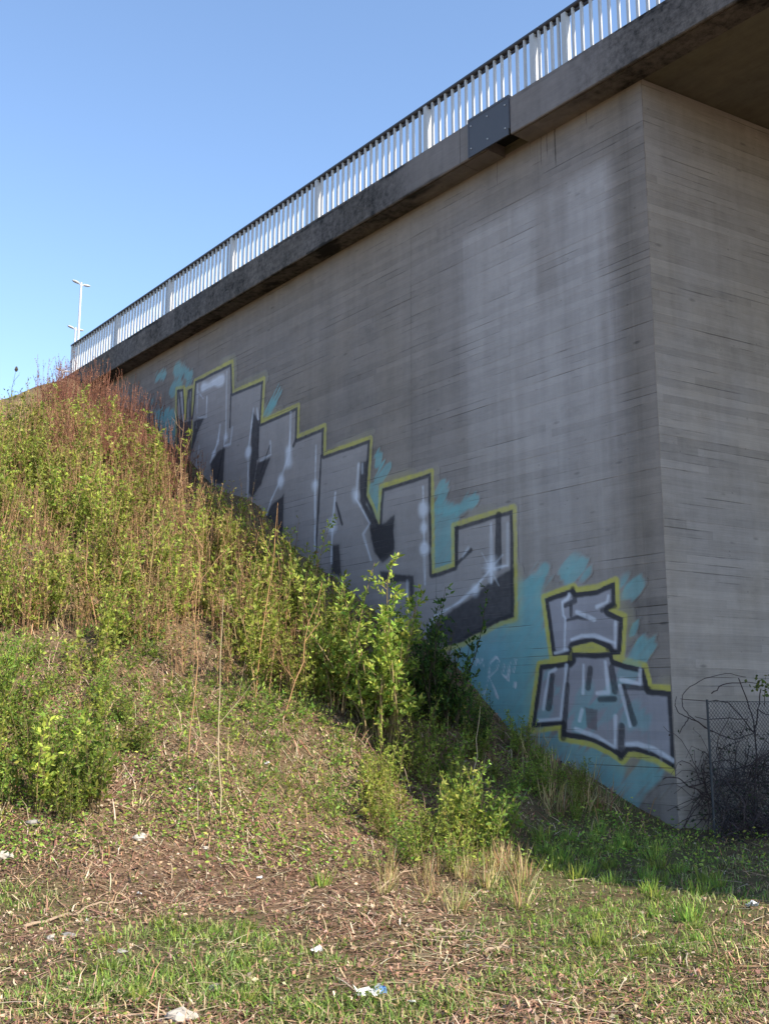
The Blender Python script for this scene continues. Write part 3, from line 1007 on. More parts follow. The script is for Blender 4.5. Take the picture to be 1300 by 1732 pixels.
def shrub(seed, h, nst, spread, leaf, per_m, cols, stemcol, side_len=0.35, bare=0.12, rad=0.008):
    """upright shrub: stems fanning from one base, twigs along them, leaves along the twigs"""
    rng = np.random.default_rng(seed)
    m = MB()
    P, D, Ls, TN = [], [], [], []
    for k in range(nst):
        tone = rng.uniform(0.72, 1.35)
        az = rng.uniform(0, 2 * math.pi)
        sp = spread * rng.uniform(0.1, 1.0)
        ln = h * rng.uniform(0.45, 1.02) * ((1.3 if h < 1.6 else 1.12) if k % 6 == 5 else 1.0)
        base = np.array([math.cos(az), math.sin(az), 0]) * rng.uniform(0.0, 0.16 * h) + np.array([0, 0, -0.06])
        c = curve_pts(base, (math.cos(az) * sp, math.sin(az) * sp, 1), ln, 8, 0.07, rng)
        sc = np.array(stemcol) * rng.uniform(0.7, 1.25)
        m.tube(c, [rad * (1 - 0.75 * i / 8) * (0.7 + 0.3 * h) for i in range(9)], 3, tuple(sc) + (1,), False)
        # twigs
        nt = int(ln / 0.085)
        for q_ in range(nt):
            u = bare + (1 - bare) * (q_ + rng.random()) / nt
            i = min(7, int(u * 8))
            p = c[i] + (c[i + 1] - c[i]) * (u * 8 - i)
            a2 = rng.uniform(0, 2 * math.pi)
            tl = side_len * h * 0.5 * rng.uniform(0.25, 1.0) * (1.15 - u * 0.75)
            dv = np.array([math.cos(a2), math.sin(a2), rng.uniform(0.4, 1.2)])
            tw = curve_pts(p, dv, tl, 3, 0.15, rng)
            if tl > 0.12:
                m.tube(tw[[0, 3]], [0.003, 0.0015], 3, tuple(sc) + (1,), False)
            nl = max(2, int(tl * per_m))
            uu = rng.random(nl) ** 0.8 * 3
            ii_ = np.minimum(2, uu.astype(int))
            pp = tw[ii_] + (tw[ii_ + 1] - tw[ii_]) * (uu - ii_)[:, None]
            dd_ = (tw[3] - tw[0])[None] / max(tl, .01) * 0.7 + rng.normal(0, 0.6, (nl, 3)) + np.array([0, 0, 0.15])
            P.append(pp)
            D.append(dd_)
            Ls.append(leaf * rng.uniform(0.5, 1.35, nl))
            TN.append(np.full(nl, tone))
    P, D, Ls = np.concatenate(P), np.concatenate(D), np.concatenate(Ls)
    cl = pal(rng, len(P), cols)
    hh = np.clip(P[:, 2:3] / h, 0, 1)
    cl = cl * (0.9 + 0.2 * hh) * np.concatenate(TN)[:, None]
    return m.mesh('stems', M_STEM), leaves_mesh('foliage', P, D, Ls, cl, M_LEAF, rng)


def stalks(seed, h, n, spread, col, leafn, lcol, rad=0.005, bud=0.014):
    """clump of thin dry upright stalks carrying small withered seeds and buds"""
    rng = np.random.default_rng(seed)
    m = MB()
    P, D, Ls = [], [], []
    for k in range(n):
        az = rng.uniform(0, 2 * math.pi)
        ln = h * rng.uniform(0.45, 1.05)
        base = np.array([math.cos(az), math.sin(az), 0]) * rng.uniform(0, spread) + np.array([0, 0, -0.08])
        c = curve_pts(base, (rng.normal(0, .10), rng.normal(0, .10), 1), ln, 5, 0.045, rng)
        sc = np.array(col) * rng.uniform(0.6, 1.4)
        m.tube(c, [rad * (1 - 0.7 * i / 5) for i in range(6)], 3, tuple(sc) + (1,), False)
        nb = rng.integers(1, 5)
        for _ in range(nb):
            u = rng.uniform(0.45, 0.95)
            i = min(4, int(u * 5))
            p = c[i]
            a2 = rng.uniform(0, 6.28)
            e = p + np.array([math.cos(a2) * .35, math.sin(a2) * .35, 0.9]) * ln * rng.uniform(0.08, 0.25)
            m.tube([p, e], [0.003, 0.0015], 3, tuple(sc) + (1,), False)
            nb2 = int(leafn * 0.4)
            uu = rng.random((nb2, 1))
            P.append(p + (e - p) * uu)
            D.append(rng.normal(0, 1, (nb2, 3)) + np.array([0, 0, .6]))
            Ls.append(bud * rng.uniform(0.5, 1.6, nb2))
        uu = rng.uniform(0.35, 1.0, leafn) * 5
        ii_ = np.minimum(4, uu.astype(int))
        P.append(c[ii_] + (c[ii_ + 1] - c[ii_]) * (uu - ii_)[:, None])
        D.append(rng.normal(0, 1, (leafn, 3)) + np.array([0, 0, .6]))
        Ls.append(bud * rng.uniform(0.5, 1.6, leafn))
    P, D, Ls = np.concatenate(P), np.concatenate(D), np.concatenate(Ls)
    return m.mesh('stems', M_STEM), leaves_mesh('seed_heads', P, D, Ls, pal(rng, len(P), lcol, 0.25), M_LEAF, rng, 0.6)


def herb(seed, h, n, leaf, cols):
    """low leafy weed: several short stems with leaves from the ground up"""
    return shrub(seed, h, n, 0.8, leaf, 55, cols, (0.13, 0.14, 0.05), 0.5, 0.0, 0.004)


def tuft(seed, h, n, cols, wid=0.006):
    rng = np.random.default_rng(seed)
    v, lo, sz, cl = [], [], [], []
    for k in range(n):
        az = rng.uniform(0, 6.28)
        b = np.array([math.cos(az), math.sin(az), 0]) * rng.uniform(0, 0.10) + np.array([0, 0, -0.03])
        ln = h * rng.uniform(0.5, 1.1)
        c = curve_pts(b, (math.cos(az) * rng.uniform(0, .7), math.sin(az) * rng.uniform(0, .7), 1), ln, 3, 0.16, rng)
        sd_ = np.array([-math.sin(az + 1), math.cos(az + 1), 0]) * wid
        o = len(v)
        for i in range(3):
            v += [c[i] - sd_ * (1 - i * 0.25), c[i] + sd_ * (1 - i * 0.25)]
        v.append(c[3])
        lo += [o, o + 1, o + 3, o + 2, o + 2, o + 3, o + 5, o + 4, o + 4, o + 5, o + 6]
        sz += [4, 4, 3]
        cl += [pal(rng, 1, cols)[0]] * 7
    return fast_mesh('blades', np.array(v), lo, sz, M_GRASS, np.array(cl))


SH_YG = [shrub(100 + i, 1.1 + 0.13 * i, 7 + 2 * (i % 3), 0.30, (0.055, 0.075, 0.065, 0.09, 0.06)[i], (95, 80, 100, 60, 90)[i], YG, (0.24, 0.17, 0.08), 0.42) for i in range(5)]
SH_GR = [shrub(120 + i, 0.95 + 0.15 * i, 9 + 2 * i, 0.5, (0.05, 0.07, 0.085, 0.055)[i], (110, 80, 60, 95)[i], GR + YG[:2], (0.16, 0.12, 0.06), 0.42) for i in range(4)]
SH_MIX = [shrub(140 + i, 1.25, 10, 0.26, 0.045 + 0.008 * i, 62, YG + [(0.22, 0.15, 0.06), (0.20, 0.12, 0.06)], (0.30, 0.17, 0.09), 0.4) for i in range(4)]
HERB = [herb(160 + i, 0.42, 8, 0.055, GR + YG[:2]) for i in range(5)]
HERB_Y = [herb(170 + i, 0.36, 8, 0.05, YG) for i in range(3)]
ST_R = [stalks(180 + i, 1.45, 34, 0.45, (0.20, 0.085, 0.055), 30, [(0.22, 0.095, 0.06), (0.28, 0.15, 0.09), (0.16, 0.075, 0.055)], 0.006, 0.02) for i in range(4)]
ST_T = [stalks(190 + i, 1.3, 18, 0.42, (0.32, 0.19, 0.10), 30, [(0.27, 0.16, 0.08), (0.22, 0.17, 0.06), (0.32, 0.20, 0.11)], 0.006, 0.024) for i in range(4)]
TUFT_G = [tuft(200 + i, 0.22, 60, GR + YG[:1], 0.007) for i in range(4)]
TUFT_D = [tuft(210 + i, 0.36, 45, [(0.36, 0.28, 0.14), (0.30, 0.22, 0.11), (0.19, 0.19, 0.05), (0.26, 0.15, 0.08)]) for i in range(4)]

PARTS = {'shrub': ('stems', 'foliage'), 'stalk': ('stems', 'seed_heads')}


def plant(name, var, xyz, size, label, cat, group=None, parts=('stems', 'foliage'), rz=None, lean=0.0):
    o = put(name, None, label=label, cat=cat, group=group)
    o.location = xyz
    o.rotation_euler = (random.gauss(0, lean), random.gauss(0, lean), random.uniform(0, 6.28) if rz is None else rz)
    o.scale = (size * random.uniform(0.9, 1.1), size * random.uniform(0.9, 1.1), size)
    for nm, me in zip(parts, var):
        put(nm, me, o, kind='stuff' if nm != 'stems' else None)
    return o


def scatter_px(polygon, n, seed, gap=0.0, jit=None):
    """n spots of ground inside an outline seen in the photo, spread evenly over the ground itself"""
    r = np.random.default_rng(seed)
    pg = np.array(polygon, float)
    W_ = hit(pg)
    lo, hi = np.nanmin(W_[:, :2], 0) - 0.5, np.nanmax(W_[:, :2], 0) + 0.5
    out = []
    tries = 0
    while len(out) < n and tries < 40000:
        tries += 1
        x, y = r.uniform(lo, hi)
        s_, d_ = to_sd(x, y)
        if d_ < 0.25 and s_ > -1.3:
            continue
        z = float(terrain(np.float64(x), np.float64(y)))
        u, v = project(x, y, z)
        c_ = False
        for k in range(len(pg)):
            x0, y0 = pg[k]
            x1, y1 = pg[(k + 1) % len(pg)]
            if (y0 > v) != (y1 > v) and u < (x1 - x0) * (v - y0) / (y1 - y0) + x0:
                c_ = not c_
        if not c_:
            continue
        if any((x - a) ** 2 + (y - b) ** 2 < gap * gap for a, b, _ in out):
            continue
        out.append((x, y, z))
    return out


def where(p):
    """what a plant on the slope stands below or beside"""
    s_, d_ = to_sd(p[0], p[1])
    if d_ < 2.4:
        for lim, ph in ((14.5, 'under the far end of the railing'), (11.4, 'below the first long graffiti letter'), (9.4, 'below the second long graffiti letter'), (7.6, 'below the third long graffiti letter'),
                        (6.2, 'below the fourth long graffiti letter'), (4.6, 'below the fifth long graffiti letter'), (-9, 'below the last long graffiti letter')):
            if s_ > lim:
                return ph
    a = 'on the outer flank' if d_ > 5.2 else 'on the open flank'
    return a + (' near the crest' if p[2] > 8.3 else ' at half height' if p[2] > 5 else ' above the littered ground')


def tall(size, a=0.85, b=1.05):
    return 'low' if size < a else 'tall' if size > b else 'waist-high'


def at(px, py):
    p = hit([(px, py)])[0]
    return tuple(p)


# upper slope: yellow-green shrubs, twiggy shrubs, dry stalk clumps
SLOPE_PG = [(-140, 765), (60, 722), (180, 755), (300, 845), (420, 930), (560, 1050), (600, 1190), (470, 1190), (330, 1150), (220, 1110), (100, 1080), (-140, 1060)]
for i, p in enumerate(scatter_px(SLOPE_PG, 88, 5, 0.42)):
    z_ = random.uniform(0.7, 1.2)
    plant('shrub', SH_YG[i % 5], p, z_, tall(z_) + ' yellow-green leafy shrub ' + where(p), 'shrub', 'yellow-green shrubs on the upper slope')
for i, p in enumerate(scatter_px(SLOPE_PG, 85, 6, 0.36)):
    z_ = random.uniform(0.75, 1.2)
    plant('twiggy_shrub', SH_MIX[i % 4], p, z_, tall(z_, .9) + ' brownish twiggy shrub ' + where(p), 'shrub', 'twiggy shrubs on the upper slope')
for i, p in enumerate(scatter_px([(70, 690), (160, 690), (250, 740), (310, 830), (300, 900), (200, 860), (90, 770)], 30, 8, 0.4)):
    z_ = random.uniform(0.85, 1.2)
    plant('dry_stalk_clump', ST_R[i % 4], p, z_, tall(z_, .95, 1.1) + ' clump of reddish-brown dry stalks ' + where(p), 'dry stalks', 'reddish-brown stalk clumps', ('stems', 'seed_heads'))
for i, p in enumerate(scatter_px(SLOPE_PG, 84, 9, 0.42)):
    z_ = random.uniform(0.7, 1.1)
    plant('dry_stalk_clump', ST_T[i % 4], p, z_, tall(z_, .8, .95) + ' clump of tan dry weed stalks ' + where(p), 'dry stalks', 'tan stalk clumps on the slope', ('stems', 'seed_heads'))
for i, p in enumerate(scatter_px(SLOPE_PG, 50, 10, 0.3)):
    z_ = random.uniform(0.7, 1.3)
    plant('weed', (HERB + HERB_Y)[i % 8], p, z_, tall(z_, .9, 1.1) + ' leafy weed ' + where(p), 'weed', 'weeds between the shrubs of the upper slope')
for i, p in enumerate(scatter_px([(-160, 700), (40, 672), (110, 668), (130, 720), (-160, 760)], 26, 13, 0.3)):
    z_ = random.uniform(0.7, 1.3)
    plant('weed', (HERB_Y + HERB)[i % 8], p, z_, tall(z_, .9, 1.1) + ' weed on the sunny crest beside the bridge end', 'weed', 'weeds on the crest')
for i, p in enumerate(scatter_px([(-160, 700), (40, 668), (110, 664), (130, 720), (-160, 740)], 16, 14, 0.4)):
    plant('grass_tuft', (TUFT_D[i % 4],), p, random.uniform(0.9, 1.5), 'thin grass tuft against the sky on the slope crest', 'grass tuft', 'grass tufts on the crest', ('blades',))
for i, p in enumerate(scatter_px([(150, 1080), (330, 1130), (600, 1190), (640, 1270), (420, 1240), (240, 1190)], 44, 16, 0.24)):
    z_ = random.uniform(0.7, 1.4)
    plant('weed', (HERB + HERB_Y)[i % 8], p, z_, tall(z_, .9, 1.15) + ' bushy weed along the lower edge of the upper thicket', 'weed', 'weeds along the lower edge of the thicket')
# the low green thicket beside the bare brown patch
spots = scatter_px([(-160, 1150), (60, 1120), (180, 1150), (250, 1270), (170, 1390), (-160, 1410)], 54, 12, 0.22)
for i, p in enumerate(spots):
    z_ = random.uniform(0.4, 0.95)
    plant('shrub', (SH_GR + SH_YG[:2])[i % 6], p, z_, tall(z_, .58, .76) + ' fresh green shrub ' + ('on the lower rim of' if p[2] < 1.6 else 'in the middle of' if p[2] < 2.6 else 'on the upper rim of') + ' the thicket above bare brown ground', 'shrub', 'fresh green thicket shrubs')
# the big fan-stemmed bush and the shaded one beside the wall
BIGB = shrub(300, 2.2, 24, 0.34, 0.075, 85, YG + GR[:1] + GR[2:3], (0.22, 0.16, 0.08), 0.34, 0.22, 0.011)
plant('bush', BIGB, at(652, 1258), 1.12, 'large fan-stemmed bush with yellow-green leaves in front of the long graffiti', 'bush', rz=0.4)
BIGC = shrub(301, 1.9, 15, 0.30, 0.07, 80, YG[:2] + GR, (0.2, 0.14, 0.07), 0.36, 0.12, 0.010)
plant('bush', BIGC, at(560, 1200), 1.0, 'upright green bush rising beside the fan-stemmed bush', 'bush', rz=1.4)
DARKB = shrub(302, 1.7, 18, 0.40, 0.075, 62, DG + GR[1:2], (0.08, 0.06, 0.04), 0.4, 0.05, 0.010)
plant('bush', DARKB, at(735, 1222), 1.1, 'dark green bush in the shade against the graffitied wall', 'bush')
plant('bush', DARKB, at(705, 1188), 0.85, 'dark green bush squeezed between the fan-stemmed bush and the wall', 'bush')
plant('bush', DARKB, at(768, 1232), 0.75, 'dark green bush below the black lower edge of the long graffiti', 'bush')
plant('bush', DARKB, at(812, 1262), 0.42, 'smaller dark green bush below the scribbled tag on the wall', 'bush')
# bushes on the lower right shoulder of the slope
spots = scatter_px([(610, 1300), (700, 1290), (790, 1340), (850, 1440), (790, 1490), (680, 1470), (600, 1390)], 26, 15, 0.22)
for i, p in enumerate(spots):
    z_ = random.uniform(0.4, 0.78)
    plant('shrub', (SH_GR + SH_YG)[i % 9], p, z_, tall(z_, .52, .66) + (' broad' if i % 9 < 4 else ' upright') + ' light green shrub among pale grass at the slope foot', 'shrub', 'light green shrubs at the slope foot')
# shaded plants along the wall foot
spots = scatter_px([(690, 1180), (800, 1210), (900, 1260), (1030, 1360), (980, 1400), (840, 1340), (700, 1260)], 34, 17, 0.22)
for i, p in enumerate(spots):
    z_ = random.uniform(0.22, 0.5)
    plant('shrub', SH_GR[i % 4], p, z_, tall(z_, .3, .4).replace('waist-high', 'knee-high') + ' shaded dark green shrub at the wall foot below the ' + ('scribbled tag' if to_sd(p[0], p[1])[0] > 1.3 else 'small stacked letters'), 'shrub', 'shaded shrubs at the wall foot')
spots = scatter_px([(880, 1270), (1030, 1350), (1040, 1400), (930, 1390)], 7, 18, 0.3)
for i, p in enumerate(spots):
    plant('grass_tuft', (TUFT_D[i % 4],), p, random.uniform(1.0, 1.6), 'dry brown grass tuft below the small graffiti letters', 'grass tuft', 'dry grass tufts below the small letters', ('blades',))
# pale tall grass at the shrubs' edge
spots = scatter_px([(600, 1440), (760, 1430), (870, 1440), (900, 1540), (780, 1550), (640, 1520)], 20, 19, 0.2)
for i, p in enumerate(spots):
    plant('grass_tuft', (TUFT_D[i % 4],), p, random.uniform(0.6, 1.2), 'pale straw-coloured grass tuft at the edge of the light green shrubs', 'grass tuft', 'straw-coloured grass tufts', ('blades',))
# weeds over the middle of the slope and the foot
spots = scatter_px([(230, 1130), (420, 1170), (600, 1240), (640, 1330), (600, 1400), (420, 1390), (250, 1290)], 90, 21, 0.16)
for i, p in enumerate(spots):
    z_ = random.uniform(0.4, 1.15)
    plant('weed', (HERB + HERB_Y)[i % 8], p, z_, tall(z_, .6, .9).replace('waist-high', 'middling') + (' green' if i % 8 < 5 else ' yellowish') + ' weed on the littered middle of the slope', 'weed', 'weeds on the middle of the slope')
spots = scatter_px([(-60, 1480), (120, 1480), (520, 1480), (820, 1520), (1250, 1530), (1360, 1720), (-60, 1740)], 85, 22, 0.2)
for i, p in enumerate(spots):
    plant('weed', (HERB + HERB_Y)[i % 8], p, random.uniform(0.2, 0.5) * (1.15 if zone_green(np.array([project(*p)[0]]), np.array([project(*p)[1]]))[0] > .55 else 0.6), 'low weed on the flat ground before the slope', 'weed', 'low weeds on the flat ground')
spots = scatter_px([(880, 1400), (1000, 1400), (1130, 1440), (1230, 1510), (1100, 1530), (920, 1480)], 26, 23, 0.3)
for i, p in enumerate(spots):
    plant('grass_tuft', (TUFT_G[i % 4],), p, random.uniform(0.7, 1.1), 'lush green grass tuft in the bridge shadow', 'grass tuft', 'lush tufts in the bridge shadow', ('blades',))
for j, (x, y, sz, lab) in enumerate(((545, 1500, 1.0, 'spiky green grass clump with dry stalks on the bare brown ground'), (1010, 1600, 0.8, 'bright green weed clump on the mixed turf'), (1165, 1560, 1.1, 'tall seeded grass clump at the edge of the bridge shadow'))):
    plant('grass_clump', (TUFT_G[j],), at(x, y), sz, lab, 'grass clump', None, ('blades',))

for i, p in enumerate(scatter_px([(200, 1560), (450, 1555), (470, 1620), (420, 1700), (180, 1700), (150, 1630)], 14, 61, 0.2) + scatter_px([(960, 1540), (1200, 1550), (1220, 1640), (980, 1660)], 10, 62, 0.25)):
    plant('grass_tuft', (TUFT_G[i % 4],), p, random.uniform(0.35, 0.6), 'short fresh grass tuft in the open turf ' + ('beside the stones' if i < 14 else 'before the bridge shadow'), 'grass tuft', 'fresh tufts in the open turf', ('blades',))

# single tall stalks
M_ST = M_STEM
STK = [((372, 1385), (378, 1010), (0.42, 0.33, 0.20), 0.011, 'pale bare stalk rising from the bare brown ground'),
       ((318, 1290), (345, 870), (0.36, 0.21, 0.10), 0.010, 'long reddish bare stalk crossing the lower left letters'),
       ((432, 1180), (470, 850), (0.36, 0.20, 0.09), 0.011, 'tall reddish bare stalk before the third letter of the long graffiti'),
       ((478, 1215), (545, 985), (0.36, 0.20, 0.10), 0.013, 'forked reddish sapling beside the upright green bush'),
       ((250, 1040), (262, 850), (0.36, 0.25, 0.12), 0.010, 'straw-coloured stalk in the upper thicket'),
       ((168, 920), (170, 760), (0.34, 0.2, 0.12), 0.010, 'thin brown stalk in the top of the upper thicket'),
       ((793, 1380), (812, 1195), (0.42, 0.33, 0.22), 0.010, 'slender bent pale stalk before the cyan paint'),
       ((298, 880), (312, 700), (0.33, 0.2, 0.12), 0.011, 'brown stalk before the leftmost graffiti letter'),
       ((888, 1330), (880, 1230), (0.30, 0.26, 0.14), 0.007, 'short yellowish stalk below the small graffiti letters'),
       ((935, 1330), (925, 1245), (0.30, 0.26, 0.14), 0.007, 'thin yellowish stalk beside the shaded wall foot'),
       ((1280, 1640), (1290, 1540), (0.36, 0.26, 0.13), 0.008, 'brown broken stalk on the flat ground near the fence'),
       ((14, 690), (28, 625), (0.06, 0.05, 0.04), 0.012, 'dark teasel stalk against the sky on the slope crest')]
for k, (b, tpx, cl, rd_, lab) in enumerate(STK):
    p = np.array(at(*b))
    hgt = None
    r1 = rays([tpx])[0]
    dist = np.hypot(p[0], p[1])
    tt = dist / np.hypot(r1[0], r1[1])
    top = r1 * tt
    top[2] += EYE
    rng = np.random.default_rng(500 + k)
    rd_ *= 0.72
    o = put('stalk', None, label=lab, cat='stalk')
    o.location = p
    m = MB()
    c = []
    for i in range(8):
        u = i / 7
        c.append(np.array([0, 0, -0.08]) * (1 - u) + (top - p) * u + rng.normal(0, 0.012, 3) * (top - p)[2] * math.sin(u * 3.1))
    m.tube(c, [rd_ * (1.1 - 0.75 * i / 7) for i in range(8)], 5, cl + (1,))
    put('stem', m.mesh('stem', M_STEM), o)
    m = MB()
    for q_ in range(3 if 'slender' not in lab else 1):
        i = int(rng.integers(2, 7))
        a2 = rng.uniform(0, 6.28)
        ln = (top - p)[2] * rng.uniform(0.12, 0.3)
        e = c[i] + np.array([math.cos(a2) * 0.7, math.sin(a2) * 0.4, 0.8]) * ln
        m.tube([c[i], (c[i] + e) / 2 + rng.normal(0, .02, 3), e], [rd_ * 0.6, rd_ * 0.45, rd_ * 0.2], 4, cl + (1,))
        e2 = e + np.array([-math.cos(a2) * 0.5, math.sin(a2), 0.8]) * ln * 0.4
        m.tube([(c[i] + e) / 2, e2], [rd_ * 0.35, rd_ * 0.15], 3, cl + (1,))
    if 'teasel' in lab:
        m.tube([c[7] - np.array([0, 0, .05]), c[7], c[7] + np.array([0, 0, .08])], [0.03, 0.05, 0.02], 6, cl + (1,))
    put('side_twig', m.mesh('side_twig', M_STEM), o)

# ------------------------------------------------------------------ ground cover: grass blades, straw, leaf litter
def spread_px(n, x0, x1, y0, y1, seed):
    r = np.random.default_rng(seed)
    px = np.stack([r.uniform(x0, x1, n), r.uniform(y0, y1, n)], 1)
    p = hit(px)
    p[:, :2] += r.normal(0, 0.03, (n, 2))
    ok = ~np.isnan(p[:, 0])
    s_, d_ = to_sd(p[:, 0], p[:, 1])
    ok &= ~((d_ < 0.03) & (s_ > S_COR - 0.02 - 0.147 * np.minimum(0, d_)))
    p, px = p[ok], px[ok]
    p[:, 2] = terrain(p[:, 0], p[:, 1])
    return p, px, r


def patchy(p, f, ph):
    x, y = p[:, 0], p[:, 1]
    return 0.5 + 0.25 * np.sin(f * x + 2.3 * np.sin(f * 0.7 * y + ph)) + 0.25 * np.sin(f * 1.3 * y + 1.9 * np.sin(f * 0.8 * x + ph * 2))


p, px, r = spread_px(230000, -260, 1560, 1090, 1900, 31)
g = zone_green(px[:, 0], px[:, 1])
pt = patchy(p, 3.1, 1.0) * 0.6 + patchy(p, 9.0, 2.0) * 0.4
keepm = r.random(len(p)) < np.clip(g * (0.10 + 2.3 * np.clip(pt - 0.33, 0, 1)), 0, 1) * 0.72
p, px, g = p[keepm], px[keepm], g[keepm]
n = len(p)
hgt = 0.018 + 0.055 * r.random(n) ** 1.6 + 0.045 * np.clip(g - 0.5, 0, 1) * r.random(n)
az = r.uniform(0, 6.28, n)
ln = np.stack([np.cos(az), np.sin(az), np.zeros(n)], 1) * (hgt * r.uniform(0.2, 2.0, n))[:, None]
sd_ = np.stack([-np.sin(az), np.cos(az), np.zeros(n)], 1) * (0.0035 + 0.003 * r.random(n))[:, None]
b0 = p - np.array([0, 0, 0.012])
mid = p + ln * 0.35 + np.array([0, 0, 0.6])[None] * hgt[:, None]
tip = p + ln + np.array([0, 0, 1.0])[None] * hgt[:, None]
vv = np.stack([b0 - sd_, b0 + sd_, mid + sd_ * 0.7, mid - sd_ * 0.7, tip], 1).reshape(-1, 3)
o5 = (np.arange(n) * 5)[:, None]
lo = np.concatenate([o5 + np.array([0, 1, 2, 3]), o5 + np.array([3, 2, 4])], 1)
cl = pal(r, n, GR + [(0.22, 0.24, 0.075), (0.16, 0.23, 0.06), (0.26, 0.25, 0.11)], 0.25)
dry = r.random(n) < 0.34 * (1.3 - g)
cl[dry] = pal(r, int(dry.sum()), [(0.36, 0.27, 0.15), (0.27, 0.2, 0.10), (0.24, 0.21, 0.09)], 0.2)
put('grass', fast_mesh('grass', vv, lo, np.tile([4, 3], n), M_GRASS, np.repeat(cl, 5, 0)), label='short green grass and moss on the ground', cat='grass', kind='stuff')

p, px, r = spread_px(105000, -260, 1560, 760, 1900, 33)
g = zone_green(px[:, 0], px[:, 1])
keepm = r.random(len(p)) < np.where(px[:, 1] < 1090, 0.35, np.clip(1.15 - g * 0.85, 0.12, 1) * np.clip(0.25 + 1.3 * patchy(p, 2.7, 4.0) * (0.5 + patchy(p, 7.0, 2.2)), 0.1, 1))
p = p[keepm]
n = len(p)
L = 0.025 + 0.42 * r.random(n) ** 3.4
az = r.uniform(0, 6.28, n)
d0 = np.stack([np.cos(az), np.sin(az), r.normal(0, 0.16, n)], 1)
# follow the slope
e = p + d0 * L[:, None]
e[:, 2] = terrain(e[:, 0], e[:, 1]) + np.abs(r.normal(0, 0.018, n)) + 0.004
bb = p.copy()
bb[:, 2] += 0.006 + np.abs(r.normal(0, 0.008, n))
sd_ = np.stack([-np.sin(az), np.cos(az), np.zeros(n)], 1) * (0.0022 + 0.0042 * r.random(n) ** 1.5)[:, None]
mid = (bb + e) / 2 + r.normal(0, 0.006, (n, 3)) + np.array([0, 0, 0.005])
vv = np.stack([bb - sd_, bb + sd_, mid + sd_, mid - sd_, e + sd_ * 0.5, e - sd_ * 0.5], 1).reshape(-1, 3)
o6 = (np.arange(n) * 6)[:, None]
lo = np.concatenate([o6 + np.array([0, 1, 2, 3]), o6 + np.array([3, 2, 4, 5])], 1)
cl = pal(r, n, [(0.42, 0.29, 0.18), (0.32, 0.18, 0.11), (0.24, 0.125, 0.08), (0.50, 0.40, 0.27), (0.13, 0.07, 0.048), (0.34, 0.21, 0.135)], 0.25)
put('straw_litter', fast_mesh('straw_litter', vv, lo, np.full(2 * n, 4), M_DRY, np.repeat(cl, 6, 0)), label='dry straw and broken stems strewn over the ground', cat='litter', kind='stuff')

p, px, r = spread_px(85000, -260, 1560, 1000, 1900, 35)
g = zone_green(px[:, 0], px[:, 1])
keepm = r.random(len(p)) < np.clip(1.1 - g * 0.8, 0.15, 1)
p = p[keepm]
n = len(p)
p[:, 2] += 0.008 + 0.012 * r.random(n)
dd_ = np.stack([r.normal(0, 1, n), r.normal(0, 1, n), r.normal(0, 0.25, n)], 1)
put('leaf_litter', leaves_mesh('leaf_litter', p, dd_, 0.015 + 0.035 * r.random(n) ** 1.5, pal(r, n, [(0.20, 0.115, 0.075), (0.28, 0.17, 0.11), (0.13, 0.075, 0.05), (0.36, 0.26, 0.18)], 0.25), M_DRY, r, 0.7), label='brown dead leaves and bark chips on the ground', cat='litter', kind='stuff')

# clover and small rosettes in the turf
p, px, r = spread_px(120000, -260, 1560, 1360, 1900, 36)
g = zone_green(px[:, 0], px[:, 1])
pt = patchy(p, 4.1, 3.0) * 0.5 + patchy(p, 13.0, 1.0) * 0.5
keepm = r.random(len(p)) < np.clip((0.12 + g) * (pt * 1.9 - 0.45), 0, 1) * 0.7
p = p[keepm]
n = len(p)
p[:, 2] += 0.008 + 0.03 * r.random(n) ** 1.5
dd_ = np.stack([r.normal(0, 1, n), r.normal(0, 1, n), r.normal(0.25, 0.35, n)], 1)
put('clover', leaves_mesh('clover', p, dd_, 0.012 + 0.022 * r.random(n) ** 1.4, pal(r, n, GR + [(0.13, 0.16, 0.05), (0.10, 0.14, 0.06)], 0.22), M_LEAF, r, 0.6), label='tiny clover leaves and rosettes in the turf', cat='ground cover', kind='stuff')

# small green seedlings covering the slope
p, px, r = spread_px(115000, -260, 1300, 655, 1480, 37)
pt = patchy(p, 2.2, 0.5)
keepm = r.random(len(p)) < np.where(px[:, 1] < 1130, 0.75, 0.68) * np.clip(pt * 1.6 - 0.25, 0, 1)
p = p[keepm]
n = len(p)
p[:, 2] += 0.02 + 0.16 * r.random(n) ** 1.5
dd_ = np.stack([r.normal(0, 1, n), r.normal(0, 1, n), r.normal(0.3, 0.4, n)], 1)
put('seedlings', leaves_mesh('seedlings', p, dd_, 0.028 + 0.035 * r.random(n), pal(r, n, GR + YG, 0.22), M_LEAF, r, 0.5), label='small green seedling leaves carpeting the slope', cat='ground cover', kind='stuff')

# dead stems left standing or leaning among the litter
p, px, r = spread_px(5200, -260, 1560, 900, 1800, 38)
keepm = r.random(len(p)) < np.where(px[:, 1] < 1420, 0.75, 0.28) * np.clip(patchy(p, 1.9, 2.0) * 1.7 - 0.3, 0.05, 1)
p, px = p[keepm], px[keepm]
n = len(p)
hg = np.where(px[:, 1] < 1420, 0.08 + 0.40 * r.random(n) ** 2, 0.04 + 0.13 * r.random(n) ** 2)
az = r.uniform(0, 6.28, n)
le = np.stack([np.cos(az), np.sin(az), np.zeros(n)], 1) * (hg * r.uniform(0, 1.6, n))[:, None]
sd_ = np.stack([np.full(n, 1.0), r.normal(0, 0.4, n), np.zeros(n)], 1) * (0.002 + 0.0025 * r.random(n))[:, None]
sf_ = np.stack([-sd_[:, 1], sd_[:, 0], sd_[:, 2]], 1)
b0 = p - np.array([0, 0, 0.02])
